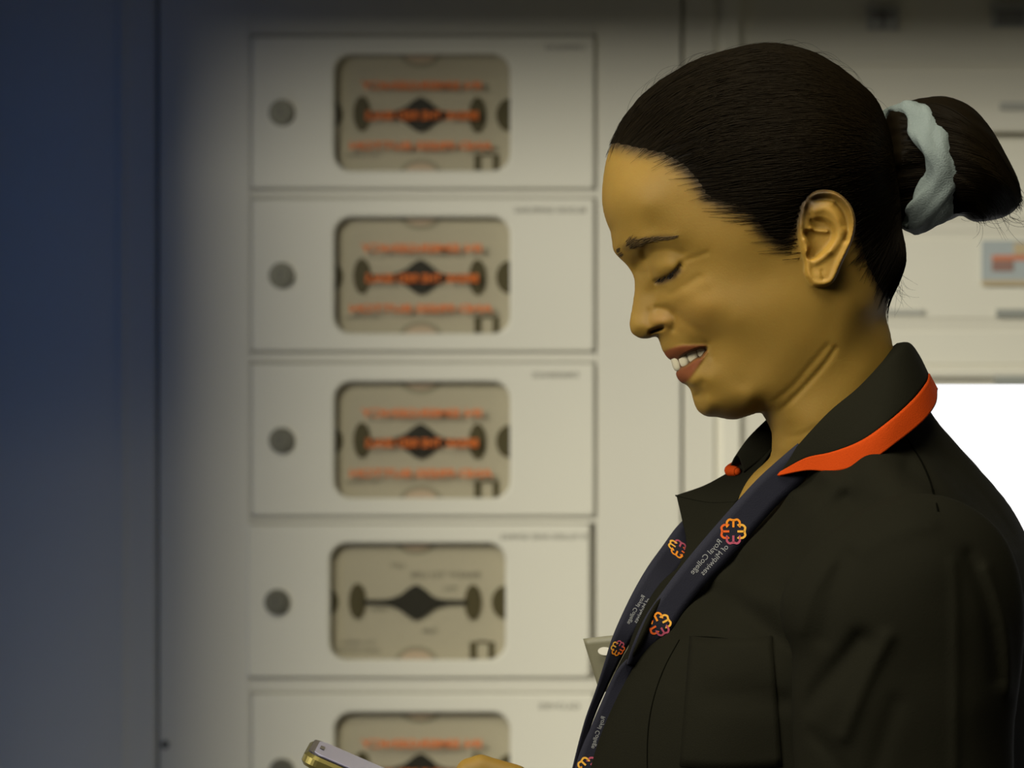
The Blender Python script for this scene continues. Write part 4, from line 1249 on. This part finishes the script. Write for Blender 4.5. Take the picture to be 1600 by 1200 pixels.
cab = empty('drawer_cabinet', (wx(656), YW, 0), 'white cabinet with a column of windowed drawers behind her', 'cabinet')
from_bm('body', box(wx(249), wx(1064), YW+0.012, 1.34, 0, 1.82, 0.002), M_panel, cab)
from_bm('side_stile', box(wx(249), wx(391.5), YW-0.002, YW+0.0125, 0, 1.818, 0.001), M_panel, cab)
from_bm('side_stile', box(wx(931.5), wx(1064), YW-0.002, YW+0.0125, 0, 1.818, 0.001), M_panel, cab)
for a, b in ((-40, 54.5), (297.5, 308.5), (551.5, 565.5), (808.5, 817.5), (1060.5, 1081.5)):
    from_bm('cross_rail', box(wx(391.5), wx(931.5), YW-0.002, YW+0.0125, wz(b), wz(a), 0.0005), M_panel, cab)
def drawer(py0, dx, labels, kind):
    """py0 = top of the drawer front in the photograph"""
    X = lambda x: wx(x+dx); Z = lambda y: wz(y+py0)
    yf, yb = YW-0.007, YW+0.004
    dr = frame_plate('drawer', X(393), X(930), Z(240), Z(0), 0.004, X(524), X(797), Z(211), Z(30), 27*KW, yf, yb, 0.0025, M_drawer, cab)
    # recessed card seen through the window
    yc = YW+0.0075
    from_bm('backing_card', box(X(516), X(805), yc, yc+0.0014, Z(219), Z(22)), M_cardb, dr)
    cx, cz = 657, 122
    sh = []
    up = [(575,-3.5),(600,-3.5),(616,-5),(632,-11),(644,-20),(652,-25),(657,-26.5),(662,-25),(671,-19),(683,-9),(697,-4),(715,-3),(736,-3)]
    lo = [(736,4),(715,4),(697,6),(683,12),(671,21),(662,26),(656,27.5),(650,26),(641,20),(630,12),(616,6),(600,4),(575,4)]
    P = [(X(x), Z(cz+y)) for x, y in catmull(up, 4)]+[(X(x), Z(cz+y)) for x, y in catmull(lo, 4)]
    multi('dark_clip', [flat_shape(P, yc-0.004, 0.004)], M_dev, dr)
    lim = (X(518), X(803), Z(217), Z(24))
    ov = [ell(X(565), Z(cz-1), 13.5*KW, 28*KW), ell(X(746), Z(cz+1), 13.5*KW, 28*KW), clip_poly(ell(X(515), Z(cz), 20*KW, 23*KW), *lim), clip_poly(ell(X(797), Z(cz+1), 22*KW, 26*KW), *lim)]
    for p in ov:
        if len(p) > 2: multi('olive_oval', [flat_shape(p, yc-0.002, 0.002)], M_oval, dr)
    rg = [clip_poly(ell(X(657), Z(24), 34*KW, 24*KW), *lim), clip_poly(ell(X(657), Z(216), 34*KW, 24*KW), *lim)]
    for p in rg: multi('grey_ring', [flat_shape(p, yc-0.0008, 0.0008)], M_ring, dr)
    pk = [clip_poly(ell(X(657), Z(24), 27*KW, 18*KW), *lim), clip_poly(ell(X(657), Z(216), 27*KW, 18*KW), *lim)]
    for p in pk: multi('pink_oval', [flat_shape(p, yc-0.0014, 0.0006)], M_pink, dr)
    # small grey print on the card
    mirror_text('small_print', 'TO OPEN', X(540), X(595), Z(186), 5*KW, yc-0.0006, M_grey, dr)
    if kind == 'plain':
        mirror_text('small_print', 'READY TO USE', X(648), X(757), Z(80), 9*KW, yc-0.0006, M_grey, dr)
        mirror_text('small_print', 'LIFT', X(616), X(638), Z(66), 7*KW, yc-0.0006, M_grey, dr)
        mirror_text('small_print', 'PULL', X(700), X(720), Z(101), 6*KW, yc-0.0006, M_grey, dr)
        mirror_text('small_print', 'HOLD', X(588), X(610), Z(134), 6*KW, yc-0.0006, M_grey, dr)
        mirror_text('small_print', 'TURN', X(667), X(691), Z(168), 7*KW, yc-0.0006, M_grey, dr)
        mirror_text('small_print', 'CHECK CONTENTS', X(524), X(600), Z(198), 6*KW, yc-0.0006, M_grey, dr)
    bars = [[(X(a), Z(c)), (X(b), Z(c)), (X(b), Z(d_)), (X(a), Z(d_))] for a, b, c, d_ in ((741,752,185,211), (770,780,185,211), (752,770,183,187))]
    multi('symbol', [flat_shape(p, yc-0.001, 0.0008) for p in bars], M_oval, dr)
    yp = YW-0.0045
    pane = from_bm('window_pane', box(X(520), X(801), yp, yp+0.0015, Z(215), Z(26)), M_glass, dr)
    if kind != 'plain':
        rows_ = [('IN EMERGENCY', 563, 752, 78, 13), ('BREAK THE RED SEALS', 571, 747, 125, 14), ('AND PRESS BUTTON', 547, 770, 172, 13)]
        for s_, a, b, c, h in rows_:
            o = mirror_text('orange_lettering', s_, X(a), X(b), Z(c), h*KW, yp-0.0006, M_org, dr, 0.03)
    # cam lock
    V, q = superblob((0, 0, 0), (1, 0, 0), (0, 1, 0), (0, 0, 1), 1.0)
    bm = bmesh.new()
    for r, d_, y0 in ((20.5, 0.006, yf-0.006), (13, 0.003, yf-0.009)):
        ret = bmesh.ops.create_cone(bm, cap_ends=True, segments=32, radius1=r*KW, radius2=r*KW*0.9, depth=d_, matrix=Matrix.Translation((X(441), y0+d_/2, Z(121)))@Matrix.Rotation(math.pi/2, 4, 'X'))
    from_bm('lock', bm, M_steel, dr)
    from_bm('keyhole', box(X(438), X(441), yf-0.0095, yf-0.0088, Z(126), Z(114)), M_gap, dr)
    mirror_text('name_lettering', labels[0], X(labels[1]), X(labels[2]), Z(19), 8.5*KW, yf-0.0006, M_grey, dr)
    return dr
drawer(56, 0, ('CANNULAS', 852, 914), 'orange')
drawer(310, 0, ('BLOOD SAMPLING', 804, 914), 'orange')
drawer(567, 0, ('DRESSINGS', 832, 903), 'orange')
drawer(819, -7, ('IV FLUIDS AND GIVING', 790, 923), 'plain')
drawer(1083, 0, ('GLOVES', 842, 905), 'orange')
# small keyhole low on the left stile
bm = bmesh.new(); bmesh.ops.create_cone(bm, cap_ends=True, segments=20, radius1=8*KW, radius2=7*KW, depth=0.006, matrix=Matrix.Translation((wx(258), YW, wz(1163)))@Matrix.Rotation(math.pi/2, 4, 'X'))
from_bm('side_lock', bm, M_steel, cab)

# right-hand unit: plain stile, pale strip, rails, bins with printed labels
unit = empty('storage_unit', (wx(1400), YW, 0), 'pale storage unit with horizontal rails behind her head, right of the drawer column', 'storage unit')
from_bm('body', box(wx(1068), 1.2, YW+0.003, 1.34, 0, 1.82, 0.002), M_panel, unit)
from_bm('stile', box(wx(1069), wx(1118), YW, YW+0.01, 0, 1.818, 0.0015), M_panel, unit)
from_bm('edge_strip', box(wx(1126), wx(1158), YW-0.004, YW+0.01, 0, 1.818, 0.002), M_drawer, unit)
for a, b, dpt in ((-75, -55, 0.02), (92, 102, 0.010), (176, 208, 0.030), (355, 363, 0.006), (505, 511, 0.006), (578, 590, 0.016), (760, 775, 0.016), (940, 952, 0.016), (1120, 1132, 0.016)):
    from_bm('rail', box(wx(1166), 1.19, YW+0.008-dpt, YW+0.01, wz(b), wz(a), 0.0012), M_panel, unit)
for a, b in ((214, 345), (372, 500), (516, 572)):
    from_bm('bin_front', box(wx(1172), wx(1760), YW+0.0005, YW+0.01, wz(b), wz(a), 0.002), M_drawer, unit)
M_lab = plain('grey_label', (0.30, 0.31, 0.28), 0.6, 0.2)
M_lab2 = plain('pale_label', (0.42, 0.42, 0.38), 0.6, 0.2)
from_bm('label', box(wx(1556), wx(1660), YW-0.003, YW+0.001, wz(496), wz(483)), M_lab, unit)
from_bm('label', box(wx(1384), wx(1442), YW-0.003, YW+0.001, wz(491), wz(484)), M_lab2, unit)
from_bm('label', box(wx(1562), wx(1660), YW-0.003, YW+0.001, wz(172), wz(160)), M_lab2, unit)
from_bm('label', box(wx(1552), wx(1660), YW-0.009, YW-0.005, wz(603), wz(587)), M_lab, unit)
def small_card(x0, x1, y0, y1, label, cols, yo=-0.004):
    c = empty('notice_card', ((wx(x0)+wx(x1))/2, YW+yo, (wz(y0)+wz(y1))/2), label, 'card')
    from_bm('card_sheet', box(wx(x0), wx(x1), YW+yo, YW+yo+0.002, wz(y1), wz(y0)), cols[0], c)
    for a, b, c_, d_, m in cols[1:]:
        from_bm('printed_block', box(wx(a), wx(b), YW+yo-0.0008, YW+yo+0.001, wz(d_), wz(c_)), m, c)
    return c
M_cb = plain('pale_blue_card', (0.40, 0.44, 0.44), 0.6, 0.2)
M_dr = plain('dull_red_print', (0.30, 0.18, 0.15), 0.6, 0.2)
M_or2 = plain('orange_red_print', (0.60, 0.22, 0.12), 0.6, 0.2)
M_ta = plain('tan_print', (0.52, 0.42, 0.26), 0.6, 0.2)
M_lg = plain('dim_grey_card', (0.42, 0.42, 0.40), 0.6, 0.2)
M_dg = plain('dark_grey_print', (0.24, 0.24, 0.23), 0.6, 0.2)
small_card(1533, 1640, 376, 446, 'pale blue notice card with an orange-red line, below the hair bun', [M_cb, (1549,1640,399,407,M_or2), (1549,1582,407,424,M_dr), (1583,1640,380,398,M_ta), (1533,1640,438,446,M_ta)])
small_card(1354, 1404, 12, 48, 'dim grey card high on the storage unit above her head', [M_lg, (1360,1398,18,30,M_dg), (1376,1382,18,46,M_dg)])
small_card(1548, 1640, 8, 44, 'darker grey card in the top right corner of the storage unit', [M_lg, (1556,1600,16,40,M_dg)])

# blank white cut-out at lower right: an added glowing board stands in for it
YB = 0.27; KB = (CAMD+YB)/CAMD*S
def em_mat(name, col, st):
    m = bpy.data.materials.new(name); m.use_nodes = True; nt = m.node_tree
    for n in list(nt.nodes): nt.nodes.remove(n)
    out = nt.nodes.new('ShaderNodeOutputMaterial'); e = nt.nodes.new('ShaderNodeEmission'); e.inputs[0].default_value = (*col, 1); e.inputs[1].default_value = st
    nt.links.new(e.outputs[0], out.inputs[0]); return m
lb = empty('white_cutout', (0.42, YB, 0), 'plain white cut-out area at lower right, added as a glowing board', 'white cut-out')
bx0 = (1335-800)*KB; bx1 = bx0+0.42
from_bm('light_face', box(bx0, bx1, YB, YB+0.004, 0.06, ZC), em_mat('board_glow', (1.0, 1.0, 0.995), 1.02), lb)
from_bm('housing', box(bx0, bx1, YB+0.005, YB+0.03, 0.04, ZC-0.003), M_panel, lb)
from_bm('foot', box(bx0+0.04, bx1-0.04, YB-0.08, YB+0.14, 0.0, 0.04, 0.004), M_steel, lb)
